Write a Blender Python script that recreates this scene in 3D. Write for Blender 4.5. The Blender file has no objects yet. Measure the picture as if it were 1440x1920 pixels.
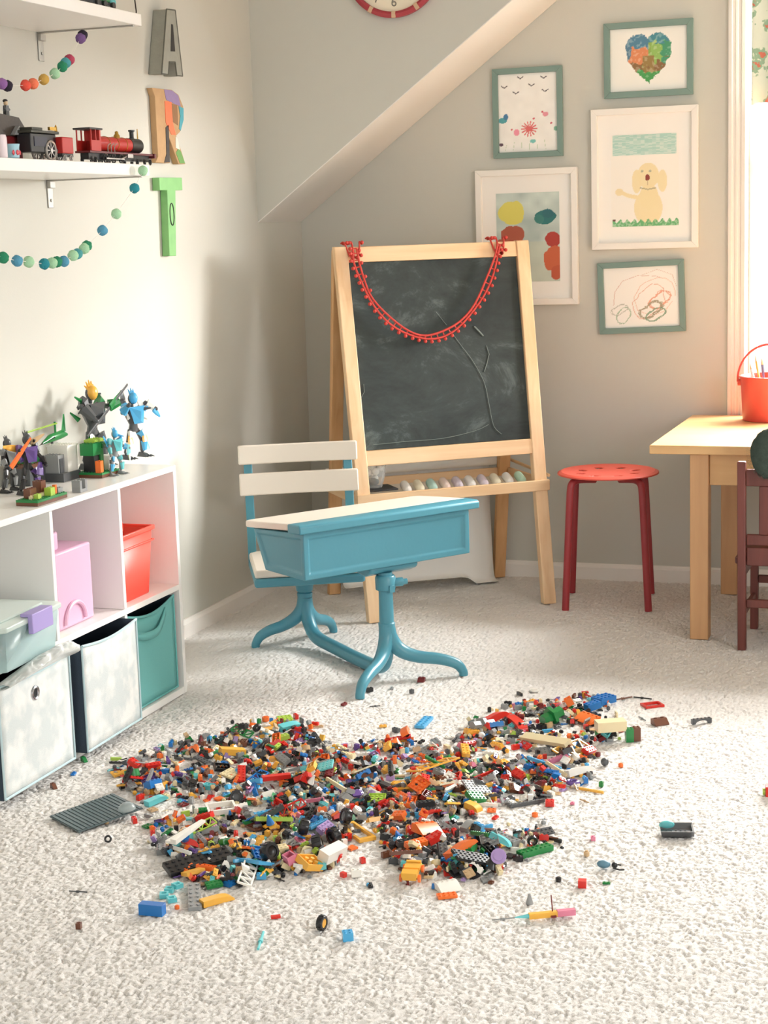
import bpy, bmesh, math, random
import numpy as np
from mathutils import Vector, Matrix, Euler, noise as mnoise
random.seed(7)
sc = bpy.context.scene
COL = sc.collection
PI = math.pi

# ------------------------------------------------------------------ camera
FPX = 3155.7
CAMY, CAMP, CAMR = [math.radians(a) for a in (19.7219, 9.6544, -1.7962)]
F = Vector((-math.sin(CAMY)*math.cos(CAMP), math.cos(CAMY)*math.cos(CAMP), -math.sin(CAMP)))
_r = Vector((math.cos(CAMY), math.sin(CAMY), 0)); _u = _r.cross(F)
R = _r*math.cos(CAMR) + _u*math.sin(CAMR); U = -_r*math.sin(CAMR) + _u*math.cos(CAMR)
CPOS = Vector((0, 0, 1.3))
cam = bpy.data.cameras.new('camera'); camo = bpy.data.objects.new('camera', cam); COL.objects.link(camo)
cam.sensor_fit = 'VERTICAL'; cam.sensor_height = 24; cam.lens = FPX/1920*24
cam.clip_start = 0.05; cam.clip_end = 100
camo.matrix_world = Matrix(((R.x, U.x, -F.x, 0), (R.y, U.y, -F.y, 0), (R.z, U.z, -F.z, 1.3), (0, 0, 0, 1)))
sc.camera = camo

def ray(px, py): return R*((px-720)/FPX) - U*((py-960)/FPX) + F
def onz(px, py, z=0.0):
    d = ray(px, py); return CPOS + d*((z-CPOS.z)/d.z)
def onx(px, py, x):
    d = ray(px, py); return CPOS + d*((x-CPOS.x)/d.x)
def ony(px, py, y):
    d = ray(px, py); return CPOS + d*((y-CPOS.y)/d.y)

# ------------------------------------------------------------------ light, world, exposure
sc.view_settings.view_transform = 'Standard'; sc.view_settings.look = 'None'
sc.view_settings.gamma = 1.0; sc.view_settings.use_curve_mapping = False
sc.view_settings.exposure = 0.53
sc.cycles.use_denoising = True
sc.cycles.max_bounces = 8; sc.cycles.diffuse_bounces = 5; sc.cycles.transparent_max_bounces = 12
sc.cycles.sample_clamp_indirect = 6.0
sc.cycles.caustics_reflective = False; sc.cycles.caustics_refractive = False
w = bpy.data.worlds.new('world'); sc.world = w; w.use_nodes = True
bg = w.node_tree.nodes['Background']; bg.inputs[0].default_value = (1.0, 0.995, 0.98, 1); bg.inputs[1].default_value = 0.75
def area(name, loc, target, sx, sy, power, col=(1, 1, 1), spread=180):
    l = bpy.data.lights.new(name, 'AREA'); l.shape = 'RECTANGLE'; l.size = sx; l.size_y = sy
    l.energy = power; l.color = col; l.spread = math.radians(spread)
    o = bpy.data.objects.new(name, l); COL.objects.link(o); o.location = loc
    o.rotation_euler = (Vector(target)-Vector(loc)).to_track_quat('-Z', 'Y').to_euler()
    return o
area('sky_light_back_window', (1.0, 9.2, 3.9), (-.3, 5.9, 1.1), 7.0, 3.6, 4000, (1.0, 1.0, 0.98))
area('bright_yard_back_window', (4.1, 8.0, 1.7), (-2.4, 4.8, 1.1), 2.4, .8, 820, (1.0, 0.99, 0.97))
area('added_side_fill', (2.35, 1.9, 1.55), (-1.6, 3.2, 0.5), 2.2, 1.7, 52, (1.0, 0.995, 0.985))  # added soft fill from the right, set outside an unseen window

# ------------------------------------------------------------------ materials
MATS = {}
def srgb(c):
    if isinstance(c, str): c = tuple(int(c[i:i+2], 16)/255 for i in (0, 2, 4))
    return tuple((x/12.92 if x <= .04045 else ((x+.055)/1.055)**2.4) for x in c) + (1,)
def mat(name, col, rough=.5, metal=0, bump=0, bscale=200, var=0, vscale=6, trans=0, alpha=1, spec=.5, coat=0):
    if name in MATS: return MATS[name]
    m = bpy.data.materials.new(name); m.use_nodes = True; nt = m.node_tree; b = nt.nodes['Principled BSDF']
    c = srgb(col); b.inputs['Base Color'].default_value = c
    b.inputs['Roughness'].default_value = rough; b.inputs['Metallic'].default_value = metal
    b.inputs['Specular IOR Level'].default_value = spec
    b.inputs['Transmission Weight'].default_value = trans; b.inputs['Coat Weight'].default_value = coat
    b.inputs['Alpha'].default_value = alpha
    tc = nt.nodes.new('ShaderNodeTexCoord')
    n = nt.nodes.new('ShaderNodeTexNoise'); n.inputs['Scale'].default_value = vscale; n.inputs['Detail'].default_value = 4
    nt.links.new(tc.outputs['Object'], n.inputs['Vector'])
    mr = nt.nodes.new('ShaderNodeMapRange'); mr.inputs['To Min'].default_value = 1-max(var, .012); mr.inputs['To Max'].default_value = 1+max(var, .012)
    nt.links.new(n.outputs['Fac'], mr.inputs['Value'])
    hs = nt.nodes.new('ShaderNodeHueSaturation'); hs.inputs['Color'].default_value = c
    nt.links.new(mr.outputs[0], hs.inputs['Value']); nt.links.new(hs.outputs[0], b.inputs['Base Color'])
    if bump:
        n2 = nt.nodes.new('ShaderNodeTexNoise'); n2.inputs['Scale'].default_value = bscale; n2.inputs['Detail'].default_value = 3
        nt.links.new(tc.outputs['Object'], n2.inputs['Vector'])
        bp = nt.nodes.new('ShaderNodeBump'); bp.inputs['Strength'].default_value = bump; bp.inputs['Distance'].default_value = .002
        nt.links.new(n2.outputs['Fac'], bp.inputs['Height']); nt.links.new(bp.outputs[0], b.inputs['Normal'])
    MATS[name] = m; return m
def wood(name, ca, cb, rough=.45, axis='Z', scale=1.0):
    if name in MATS: return MATS[name]
    m = bpy.data.materials.new(name); m.use_nodes = True; nt = m.node_tree; b = nt.nodes['Principled BSDF']
    tc = nt.nodes.new('ShaderNodeTexCoord'); mp = nt.nodes.new('ShaderNodeMapping')
    s = {'X': (1.5, 22, 22), 'Y': (22, 1.5, 22), 'Z': (22, 22, 1.5)}[axis]
    mp.inputs['Scale'].default_value = tuple(v*scale for v in s)
    n = nt.nodes.new('ShaderNodeTexNoise'); n.inputs['Scale'].default_value = 1.6; n.inputs['Detail'].default_value = 6; n.inputs['Distortion'].default_value = .6
    cr = nt.nodes.new('ShaderNodeValToRGB'); cr.color_ramp.elements[0].position = .3; cr.color_ramp.elements[1].position = .7
    cr.color_ramp.elements[0].color = srgb(ca); cr.color_ramp.elements[1].color = srgb(cb)
    nt.links.new(tc.outputs['Object'], mp.inputs[0]); nt.links.new(mp.outputs[0], n.inputs['Vector'])
    nt.links.new(n.outputs['Fac'], cr.inputs[0]); nt.links.new(cr.outputs[0], b.inputs['Base Color'])
    b.inputs['Roughness'].default_value = rough
    MATS[name] = m; return m
def clear(name, col, alpha=.35, rough=.05):
    if name in MATS: return MATS[name]
    m = bpy.data.materials.new(name); m.use_nodes = True; nt = m.node_tree; b = nt.nodes['Principled BSDF']
    b.inputs['Base Color'].default_value = srgb(col); b.inputs['Roughness'].default_value = rough
    out = nt.nodes['Material Output']; tr = nt.nodes.new('ShaderNodeBsdfTransparent'); mx = nt.nodes.new('ShaderNodeMixShader')
    c = srgb(col); tr.inputs[0].default_value = (min(1, c[0]*.5+.5), min(1, c[1]*.5+.5), min(1, c[2]*.5+.5), 1)
    lw = nt.nodes.new('ShaderNodeLayerWeight'); lw.inputs[0].default_value = .5
    fr = nt.nodes.new('ShaderNodeMath'); fr.operation = 'POWER'; fr.inputs[1].default_value = 4.0; nt.links.new(lw.outputs['Facing'], fr.inputs[0])
    ad = nt.nodes.new('ShaderNodeMath'); ad.operation = 'ADD'; ad.use_clamp = True; ad.inputs[1].default_value = alpha
    nt.links.new(fr.outputs[0], ad.inputs[0]); nt.links.new(ad.outputs[0], mx.inputs[0])
    nt.links.new(tr.outputs[0], mx.inputs[1]); nt.links.new(b.outputs[0], mx.inputs[2]); nt.links.new(mx.outputs[0], out.inputs[0])
    MATS[name] = m; return m
def attrmat(name, rough=.7, bump=.15):
    if name in MATS: return MATS[name]
    m = bpy.data.materials.new(name); m.use_nodes = True; nt = m.node_tree; b = nt.nodes['Principled BSDF']
    a = nt.nodes.new('ShaderNodeAttribute'); a.attribute_name = 'art'
    nt.links.new(a.outputs['Color'], b.inputs['Base Color']); b.inputs['Roughness'].default_value = rough
    n2 = nt.nodes.new('ShaderNodeTexNoise'); n2.inputs['Scale'].default_value = 300
    bp = nt.nodes.new('ShaderNodeBump'); bp.inputs['Strength'].default_value = bump; bp.inputs['Distance'].default_value = .001
    nt.links.new(n2.outputs['Fac'], bp.inputs['Height']); nt.links.new(bp.outputs[0], b.inputs['Normal'])
    MATS[name] = m; return m

# ------------------------------------------------------------------ mesh builder
class MB:
    def __init__(s): s.v = []; s.f = []; s.m = []
    def add(s, vs, fs, mi=0, M=None):
        o = len(s.v)
        s.v += [tuple(M @ Vector(p)) for p in vs] if M is not None else [tuple(p) for p in vs]
        s.f += [tuple(i+o for i in f) for f in fs]; s.m += [mi]*len(fs); return s
    def box(s, a, b, mi=0, M=None):
        x0, y0, z0 = [min(p, q) for p, q in zip(a, b)]; x1, y1, z1 = [max(p, q) for p, q in zip(a, b)]
        return s.add([(x0, y0, z0), (x1, y0, z0), (x1, y1, z0), (x0, y1, z0), (x0, y0, z1), (x1, y0, z1), (x1, y1, z1), (x0, y1, z1)],
                     [(0, 3, 2, 1), (4, 5, 6, 7), (0, 1, 5, 4), (1, 2, 6, 5), (2, 3, 7, 6), (3, 0, 4, 7)], mi, M)
    def cb(s, c, d, mi=0, rot=None, M=None):
        T = Matrix.Translation(c) @ (Euler(rot).to_matrix().to_4x4() if rot else Matrix())
        if M is not None: T = M @ T
        return s.box((-d[0]/2, -d[1]/2, -d[2]/2), (d[0]/2, d[1]/2, d[2]/2), mi, T)
    def beam(s, p, q, wx, wy, mi=0, up=(1, 0, 0)):
        p = Vector(p); q = Vector(q); z = (q-p).normalized(); x = Vector(up); x = (x - z*x.dot(z)).normalized(); y = z.cross(x)
        M = Matrix((x, y, z)).transposed().to_4x4(); M.translation = p
        return s.box((-wx/2, -wy/2, 0), (wx/2, wy/2, (q-p).length), mi, M)
    def tube(s, path, rad, n=12, mi=0, cap=True, sq=1.0):
        P = [Vector(p) for p in path]
        if not hasattr(rad, '__len__'): rad = [rad]*len(P)
        base = len(s.v); up = None
        for i, p in enumerate(P):
            t = (P[min(i+1, len(P)-1)] - P[max(i-1, 0)])
            t = t.normalized() if t.length > 1e-9 else Vector((0, 0, 1))
            if up is None:
                up = Vector((0, 0, 1)) if abs(t.z) < .9 else Vector((1, 0, 0))
            x = (up - t*up.dot(t)); x = x.normalized() if x.length > 1e-6 else t.orthogonal().normalized()
            y = t.cross(x); up = x
            for k in range(n):
                a = 2*PI*k/n; s.v.append(tuple(p + x*math.cos(a)*rad[i] + y*math.sin(a)*rad[i]*sq))
        for i in range(len(P)-1):
            for k in range(n):
                a = base+i*n+k; b = base+i*n+(k+1) % n
                s.f.append((a, b, b+n, a+n)); s.m.append(mi)
        if cap:
            s.f.append(tuple(base+k for k in reversed(range(n)))); s.m.append(mi)
            s.f.append(tuple(base+(len(P)-1)*n+k for k in range(n))); s.m.append(mi)
        return s
    def cyl(s, p, q, r0, r1=None, n=16, mi=0): return s.tube([p, q], [r0, r0 if r1 is None else r1], n, mi)
    def lathe(s, prof, n=24, mi=0, M=None, cap=True):
        vs = []; fs = []
        for r, z in prof:
            for k in range(n): a = 2*PI*k/n; vs.append((r*math.cos(a), r*math.sin(a), z))
        for i in range(len(prof)-1):
            for k in range(n):
                a = i*n+k; b = i*n+(k+1) % n; fs.append((a, b, b+n, a+n))
        if cap:
            fs.append(tuple(reversed(range(n)))); fs.append(tuple((len(prof)-1)*n+k for k in range(n)))
        return s.add(vs, fs, mi, M)
    def ball(s, c, r, n=10, mi=0, sc_=(1, 1, 1)):
        pr = [(max(1e-4, math.sin(PI*i/n))*r, -math.cos(PI*i/n)*r) for i in range(n+1)]
        M = Matrix.Translation(c) @ Matrix.Diagonal((*sc_, 1)); return s.lathe(pr, n+4, mi, M)
    def torus(s, c, R0, r, n=24, k=8, mi=0, M=None):
        vs = []; fs = []
        for i in range(n):
            a = 2*PI*i/n
            for j in range(k):
                b = 2*PI*j/k; q = R0+r*math.cos(b); vs.append((q*math.cos(a), q*math.sin(a), r*math.sin(b)))
        for i in range(n):
            for j in range(k): fs.append((i*k+j, ((i+1) % n)*k+j, ((i+1) % n)*k+(j+1) % k, i*k+(j+1) % k))
        T = Matrix.Translation(c); T = T @ M if M is not None else T
        return s.add(vs, fs, mi, T)
    def prism(s, poly, a, b, axis='Y', mi=0, M=None):
        n = len(poly)
        def P(p, t): return {'Y': (p[0], t, p[1]), 'Z': (p[0], p[1], t), 'X': (t, p[0], p[1])}[axis]
        vs = [P(p, a) for p in poly] + [P(p, b) for p in poly]
        fs = [tuple(range(n)), tuple(reversed(range(n, 2*n)))] + [(i, i+n, (i+1) % n+n, (i+1) % n) for i in range(n)]
        return s.add(vs, fs, mi, M)
    def build(s, name, m, parent=None, smooth=False, bevel=0, seg=2, solid=0, sub=0):
        me = bpy.data.meshes.new(name); me.from_pydata(s.v, [], s.f)
        for q in (m if isinstance(m, (list, tuple)) else [m]): me.materials.append(q)
        me.polygons.foreach_set('material_index', s.m)
        bm = bmesh.new(); bm.from_mesh(me); bmesh.ops.recalc_face_normals(bm, faces=bm.faces); bm.to_mesh(me); bm.free()
        if smooth: me.shade_smooth(); me.set_sharp_from_angle(angle=math.radians(42))
        o = bpy.data.objects.new(name, me); COL.objects.link(o)
        if parent is not None: o.parent = parent
        if bevel:
            b = o.modifiers.new('bevel', 'BEVEL'); b.width = bevel; b.segments = seg; b.limit_method = 'ANGLE'; b.angle_limit = .6
            me.shade_smooth(); me.set_sharp_from_angle(angle=math.radians(42))
        if solid:
            q = o.modifiers.new('solid', 'SOLIDIFY'); q.thickness = solid; q.offset = 0
        if sub:
            q = o.modifiers.new('sub', 'SUBSURF'); q.levels = sub; q.render_levels = sub
        return o
def thing(name, label, cat, loc=(0, 0, 0), rz=0, group=None):
    o = bpy.data.objects.new(name, None); COL.objects.link(o); o.empty_display_size = .05
    o.location = loc; o.rotation_euler = (0, 0, rz); o['label'] = label; o['category'] = cat
    if group: o['group'] = group
    return o
def tag(o, label, cat, group=None, kind=None):
    o['label'] = label; o['category'] = cat
    if group: o['group'] = group
    if kind: o['kind'] = kind
    return o
def struct(o, label=None, cat=None):
    o['kind'] = 'structure'
    if label: o['label'] = label; o['category'] = cat
    return o
def spline(pts, k=6):
    P = [Vector(p) for p in pts]; out = []
    for i in range(len(P)-1):
        a = P[max(i-1, 0)]; b = P[i]; c = P[i+1]; d = P[min(i+2, len(P)-1)]
        for j in range(k):
            t = j/k; out.append(.5*((2*b) + (c-a)*t + (2*a-5*b+4*c-d)*t*t + (-a+3*b-3*c+d)*t**3))
    out.append(P[-1]); return out
def interp(vals, n, k=6):
    out = []
    for i in range(n):
        t = i/k; j = min(int(t), len(vals)-2); out.append(vals[j]+(vals[j+1]-vals[j])*(t-j))
    return out

# colours
WALLC = mat('greige_wall_paint', (.79, .785, .75), .85, bump=.12, bscale=260, var=.012, vscale=1.5)
WHITE = mat('white_trim_paint', (.93, .91, .885), .45, var=.01)
WHITEG = mat('white_laminate', (.955, .945, .93), .3, var=.008)

# ------------------------------------------------------------------ room
XW, YW, YU, XR, YB, ZC = -2.425, 5.945, 5.542, 2.0, -1.2, 2.55
# carpet with real tufts
def make_carpet():
    xs = np.concatenate([np.arange(XW, -.15, .0029), np.arange(-.1, XR, .1)])
    ys = np.concatenate([np.arange(YB, 2.0, .1), np.arange(2.02, 4.2, .0032), np.arange(4.2, YW, .005), [YW]])
    nx, ny = len(xs), len(ys)
    rng = np.random.default_rng(3)
    X, Y = np.meshgrid(xs, ys)
    fine = (X < -.15) & (Y > 2.0)
    h = rng.random((ny, nx)); h = (h + .3*(np.roll(h, 1, 0) + np.roll(h, -1, 0) + np.roll(h, 1, 1) + np.roll(h, -1, 1)))/2.2
    h2 = rng.random((ny//5+2, nx//5+2)); h2 = np.repeat(np.repeat(h2, 5, 0), 5, 1)[:ny, :nx]
    for _ in range(4):
        h2 = (h2 + np.roll(h2, 1, 0) + np.roll(h2, -1, 0) + np.roll(h2, 1, 1) + np.roll(h2, -1, 1))/5
    Z = np.where(fine, -np.clip(.54-h, 0, 1)*.0185 + (h2-.6)*.003, -.002)
    Z = np.minimum(Z, .001)
    jx = (rng.random((ny, nx))-.5)*.0022*fine; jy = (rng.random((ny, nx))-.5)*.0022*fine
    co = np.stack([X+jx, Y+jy, Z], -1).reshape(-1, 3).astype(np.float32)
    idx = np.arange(nx*ny).reshape(ny, nx)
    q = np.stack([idx[:-1, :-1], idx[:-1, 1:], idx[1:, 1:], idx[1:, :-1]], -1).reshape(-1, 4)
    me = bpy.data.meshes.new('floor')
    me.vertices.add(len(co)); me.vertices.foreach_set('co', co.ravel())
    me.loops.add(q.size); me.loops.foreach_set('vertex_index', q.ravel().astype(np.int32))
    me.polygons.add(len(q)); me.polygons.foreach_set('loop_start', np.arange(0, q.size, 4, dtype=np.int32))
    me.update(calc_edges=True); me.shade_smooth()
    m = mat('beige_carpet_fibre', (.872, .858, .84), .95, bump=.5, bscale=420, var=.07, vscale=170, spec=.1)
    me.materials.append(m)
    o = bpy.data.objects.new('floor', me); COL.objects.link(o); struct(o); return o
make_carpet()

WX0, WX1, WZ0, WZ1 = -.775, .75, .68, 2.25        # back window opening
b = MB()
b.box((XW-.1, YW, -.05), (WX0, YW+.12, ZC)); b.box((WX1, YW, -.05), (XR, YW+.12, ZC))
b.box((WX0, YW, -.05), (WX1, YW+.12, WZ0)); b.box((WX0, YW, WZ1), (WX1, YW+.12, ZC))
struct(b.build('wall_back', WALLC))
struct(MB().box((XW-.1, YB, -.05), (XW, YW, ZC)).build('wall_left', WALLC))
b = MB(); b.box((XR, YB, -.05), (XR+.1, .9, ZC)); b.box((XR, 2.95, -.05), (XR+.1, YW+.12, ZC))
b.box((XR, .9, -.05), (XR+.1, 2.95, .75)); b.box((XR, .9, 2.3), (XR+.1, 2.95, ZC))
struct(b.build('wall_right', WALLC))
struct(MB().box((XW-.1, YB, ZC), (XR+.1, YW+.12, ZC+.1)).build('ceiling', mat('ceiling_white', (.93, .92, .9), .9)))
# upper bulkhead with slanted underside
sl = .735; zx = lambda x: 1.327 + sl*(x-XW)
xe = XW + (ZC-1.327)/sl
b = MB(); b.prism([(XW, 1.327), (xe, ZC), (XW, ZC)], YU, YW-.001, 'Y')
struct(b.build('wall_upper', WALLC))
# whiter skin on the bulkhead's slanted underside, its lit brightness put into the colour
n_ = Vector((sl, 0, -1)).normalized()
b = MB(); e = .003
b.add([(XW, YU, 1.327), (xe, YU, ZC), (xe, YW-.002, ZC), (XW, YW-.002, 1.327),
       (XW+n_.x*e, YU, 1.327+n_.z*e), (xe+n_.x*e, YU, ZC+n_.z*e), (xe+n_.x*e, YW-.002, ZC+n_.z*e), (XW+n_.x*e, YW-.002, 1.327+n_.z*e)],
      [(0, 1, 2, 3), (7, 6, 5, 4), (0, 4, 5, 1), (3, 2, 6, 7), (0, 3, 7, 4), (1, 5, 6, 2)])
struct(b.build('lit_soffit_strip', WHITE))
def baseboard(name, a, bb, nrm):
    a = Vector(a); bb = Vector(bb); nrm = Vector(nrm)
    prof = [(0, 0), (.013, 0), (.013, .048), (.008, .056), (.006, .062), (0, .062)]
    vs = []; k = len(prof)
    for p in (a, bb):
        for d, z in prof: vs.append(tuple(p + nrm*d + Vector((0, 0, z-.004))))
    fs = [tuple(range(k)), tuple(reversed(range(k, 2*k)))] + [(i, i+k, (i+1) % k+k, (i+1) % k) for i in range(k)]
    return struct(MB().add(vs, fs).build(name, WHITE))
baseboard('baseboard_left', (XW, YB, 0), (XW, YW, 0), (1, 0, 0))
baseboard('baseboard_back', (XW+.013, YW, 0), (XR, YW, 0), (0, -1, 0))
# window: casing with fluted profile, stool, sash, glass
b = MB()
prof = [(0, 0), (.004, -.016), (.016, -.018), (.018, -.012), (.026, -.012), (.028, -.016), (.036, -.016), (.038, -.012), (.046, -.012), (.048, -.018), (.062, -.02), (.066, 0)]
for sgn, x0 in ((1, WX0-.066), (-1, WX1+.066)):
    b.prism([(x0+sgn*p[0], YW+p[1]) for p in prof], WZ0-.12, WZ1+.07, 'Z')
b.box((WX0-.066, YW-.02, WZ1), (WX1+.066, YW, WZ1+.07))
b.box((WX0+.001, YW-.014, WZ0-.05), (WX1-.001, YW+.02, WZ0-.002))
wf = b.build('window_1', WHITE, bevel=.001); struct(wf)
b = MB()
for (a, c) in (((WX0, WZ0), (WX0+.03, WZ1)), ((WX1-.03, WZ0), (WX1, WZ1)), ((WX0+.0301, WZ0), (WX1-.0301, WZ0+.05)), ((WX0+.0301, WZ1-.05), (WX1-.0301, WZ1)), ((WX0+.0301, 1.45), (WX1-.0301, 1.49)), ((-.03, WZ0+.0501), (.01, 1.4499)), ((-.03, 1.4901), (.01, WZ1-.0501))):
    b.box((a[0], YW+.05, a[1]), (c[0], YW+.085, c[1]))
b.build('window_sash', WHITE, wf, bevel=.002)
MB().box((WX0+.031, YW+.0855, WZ0+.03), (WX1-.031, YW+.089, WZ1-.03)).build('window_pane', clear('window_glass', (1, 1, 1), .0, .0), wf)
b = MB()
for (a, c) in (((.88, .73), (.95, 2.32)), ((2.9, .73), (2.97, 2.32)), ((.88, .73), (2.97, .8)), ((.88, 2.25), (2.97, 2.32))):
    b.box((XR-.02, a[0], a[1]), (XR+.1, c[0], c[1]))
struct(b.build('added_window', WHITE))  # unseen window, added as an opening for the side fill

# ------------------------------------------------------------------ cube storage unit
XC, CY0, CY1, CZ = -2.121, 3.16, 4.2, .658
cab = thing('storage_unit', 'white six-cube storage unit along the left wall holding bins', 'storage unit', (XC, CY1, 0))
def L(p): return (p[0]-XC, p[1]-CY1, p[2])
def cbx(name, a, c, m=WHITEG, bev=.0012): return MB().box(L(a), L(c)).build(name, m, cab, bevel=bev)
XB = XW+.014
cbx('top_panel', (XB, CY0, CZ-.016), (XC, CY1, CZ)); cbx('bottom_panel', (XB, CY0+.0165, .002), (XC, CY1-.0165, .022))
cbx('side_panel', (XB, CY1-.016, .002), (XC, CY1, CZ-.0165)); cbx('side_panel', (XB, CY0, .002), (XC, CY0+.016, CZ-.0165))
cbx('middle_shelf', (XB, CY0+.0165, .304), (XC, CY1-.0165, .32))
for y in (3.521, 3.867):
    cbx('divider', (XB, y-.007, .3205), (XC, y+.007, CZ-.0165)); cbx('divider', (XB, y-.007, .0225), (XC, y+.007, .3035))
cbx('back_panel', (XB-.004, CY0, .002), (XB-.0005, CY1, CZ))

# fabric bins in the bottom row
def fabric_mat(name, ca, cb):
    if name in MATS: return MATS[name]
    m = mat(name, ca, .9, bump=.5, bscale=700, var=.02); nt = m.node_tree
    hs = [n for n in nt.nodes if n.type == 'HUE_SAT'][0]
    tc = [n for n in nt.nodes if n.type == 'TEX_COORD'][0]
    n = nt.nodes.new('ShaderNodeTexNoise'); n.inputs['Scale'].default_value = 16; n.inputs['Detail'].default_value = 5
    cr = nt.nodes.new('ShaderNodeValToRGB'); cr.color_ramp.elements[0].position = .42; cr.color_ramp.elements[1].position = .6
    cr.color_ramp.elements[0].color = srgb(ca); cr.color_ramp.elements[1].color = srgb(cb)
    nt.links.new(tc.outputs['Object'], n.inputs['Vector']); nt.links.new(n.outputs['Fac'], cr.inputs[0]); nt.links.new(cr.outputs[0], hs.inputs['Color'])
    return m
def fabric_bin(name, label, y0, y1, x1, z0, z1, m, lining, sag, skew=0.0, depth=.27):
    t = thing(name, label, 'bin', (x1, (y0+y1)/2, z0), skew, 'fabric bins in the bottom row')
    hw = (y1-y0)/2; H = z1-z0; th = .004
    def wall(p0, p1, mm, nm, sg):
        p0 = Vector(p0); p1 = Vector(p1); N = 12; K = 10; vs = []; nrm = (p1-p0).cross(Vector((0, 0, 1))).normalized()
        for i in range(N+1):
            for j in range(K+1):
                a = i/N; h = (H - sg*math.sin(PI*a))*j/K
                bow = .004*math.sin(PI*a)*math.sin(PI*j/K)
                vs.append(tuple(p0.lerp(p1, a) + Vector((0, 0, h)) + nrm*bow))
        fs = [(i*(K+1)+j, (i+1)*(K+1)+j, (i+1)*(K+1)+j+1, i*(K+1)+j+1) for i in range(N) for j in range(K)]
        return MB().add(vs, fs).build(nm, mm, t, smooth=True, solid=th)
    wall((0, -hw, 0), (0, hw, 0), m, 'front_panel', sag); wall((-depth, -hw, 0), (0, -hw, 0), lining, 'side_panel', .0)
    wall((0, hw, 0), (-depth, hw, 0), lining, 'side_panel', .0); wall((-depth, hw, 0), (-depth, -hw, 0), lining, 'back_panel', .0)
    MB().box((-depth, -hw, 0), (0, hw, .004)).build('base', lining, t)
    pts = [(.004, -hw + 2*hw*i/12, H - sag*math.sin(PI*i/12)) for i in range(13)]
    loop = [(.003, -hw, .003), (.003, hw, .003)]
    b = MB(); b.tube(pts, .0035, 6); b.tube([(.003, -hw, .003), (.003, -hw, H)], .003, 6); b.tube([(.003, hw, .003), (.003, hw, H)], .003, 6); b.tube(loop, .003, 6)
    return t, b, H, hw
MARB = fabric_mat('marbled_white_fabric', (.80, .825, .82), (.9, .9, .885))
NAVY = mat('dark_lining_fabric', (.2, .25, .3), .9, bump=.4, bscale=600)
PIPE = mat('pale_blue_piping', (.74, .83, .85), .8)
t, bb, H, hw = fabric_bin('fabric_bin', 'marbled white fabric bin with a metal grommet under the clear tub', 3.186, 3.505, -2.09, .024, .293, MARB, NAVY, .008)
bb.build('piping', PIPE, t, smooth=True)
MB().torus((.004, -.005, .215), .014, .004, 20, 8, M=Matrix.Rotation(PI/2, 4, 'Y')).build('grommet', mat('polished_steel', (.75, .75, .76), .25, metal=1), t, smooth=True)
MB().cyl((.0015, -.005, .215), (.0045, -.005, .215), .012, n=20).build('grommet_hole', mat('near_black', (.05, .05, .06), .7), t)
t, bb, H, hw = fabric_bin('fabric_bin', 'marbled white fabric bin without grommet beside the teal bin', 3.555, 3.852, -2.085, .024, .298, MARB, NAVY, .012, .02)
bb.build('piping', PIPE, t, smooth=True)
TEAL = mat('teal_fabric', (.45, .73, .72), .85, bump=.5, bscale=600, var=.04)
t, bb, H, hw = fabric_bin('fabric_bin', 'teal fabric bin with a strap handle and a sagging rim', 3.885, 4.165, -2.135, .024, .292, TEAL, NAVY, .022)
bb.build('piping', TEAL, t, smooth=True)
hp = spline([(.004, -.085, .205), (.012, -.05, .195), (.02, 0, .197), (.012, .05, .215), (.004, .085, .235)], 6)
MB().add([tuple(p+Vector((0, 0, dz))) for p in hp for dz in (-.011, .011)], [(2*i, 2*i+2, 2*i+3, 2*i+1) for i in range(len(hp)-1)]).build('handle', TEAL, t, solid=.004, smooth=True)

# clear tub with purple latch, pushed out over the left bin
t = thing('storage_tub', 'clear plastic storage tub with a purple latch on the middle shelf', 'tub', (-2.205, 3.335, .3225), .05)
TUB = clear('frosted_clear_plastic', (.88, .95, .95), .25, .18)
b = MB(); P8 = [(-.2, -.15), (.115, -.15), (.13, -.135), (.13, .115), (.115, .13), (-.2, .13)]
def ring(b, poly, z0, z1, s0, s1, th=.003, mi=0):
    n = len(poly); cx = sum(p[0] for p in poly)/n; cy = sum(p[1] for p in poly)/n
    sc2 = lambda s, k: [((p[0]-cx)*s+cx, (p[1]-cy)*s+cy) for p in poly]
    A = sc2(s0, 0); B = sc2(s1, 0)
    vs = [(x, y, z0) for x, y in A] + [(x, y, z1) for x, y in B]
    b.add(vs, [(i, (i+1) % n, (i+1) % n+n, i+n) for i in range(n)] + [tuple(range(n))], mi)
ring(b, P8, 0, .095, .92, 1.0)
b.build('tub_body', TUB, t, solid=.003, smooth=True)
b = MB(); b.prism([(x*1.06, y*1.06) for x, y in P8], .095, .108, 'Z'); b.prism([(x*.8, y*.8) for x, y in P8], .108, .114, 'Z')
b.build('lid', clear('clear_lid_plastic', (.9, .95, .93), .55, .2), t, bevel=.003)
LAV = mat('lavender_plastic', (.66, .6, .82), .4)
b = MB(); b.box((.137, -.045, .07), (.15, .055, .113)); b.box((.118, -.045, .109), (.15, .055, .117))
b.build('latch', LAV, t, bevel=.002)
b = MB(); rs = random.Random(5)
for i in range(70):
    b.cb((rs.uniform(-.15, .09), rs.uniform(-.11, .09), rs.uniform(.012, .06)), (rs.uniform(.01, .04), rs.uniform(.01, .03), rs.uniform(.006, .016)), rs.randrange(3), rot=(rs.random()*3, rs.random()*3, rs.random()*3))
o = b.build('toy_brick', [mat('tub_green', (.42, .66, .62), .5), mat('tub_cream', (.85, .87, .8), .5), mat('tub_blue', (.4, .6, .66), .5)])
o.matrix_world = Matrix.Translation((-2.205, 3.335, .3235)) @ Matrix.Rotation(.05, 4, 'Z')
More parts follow.
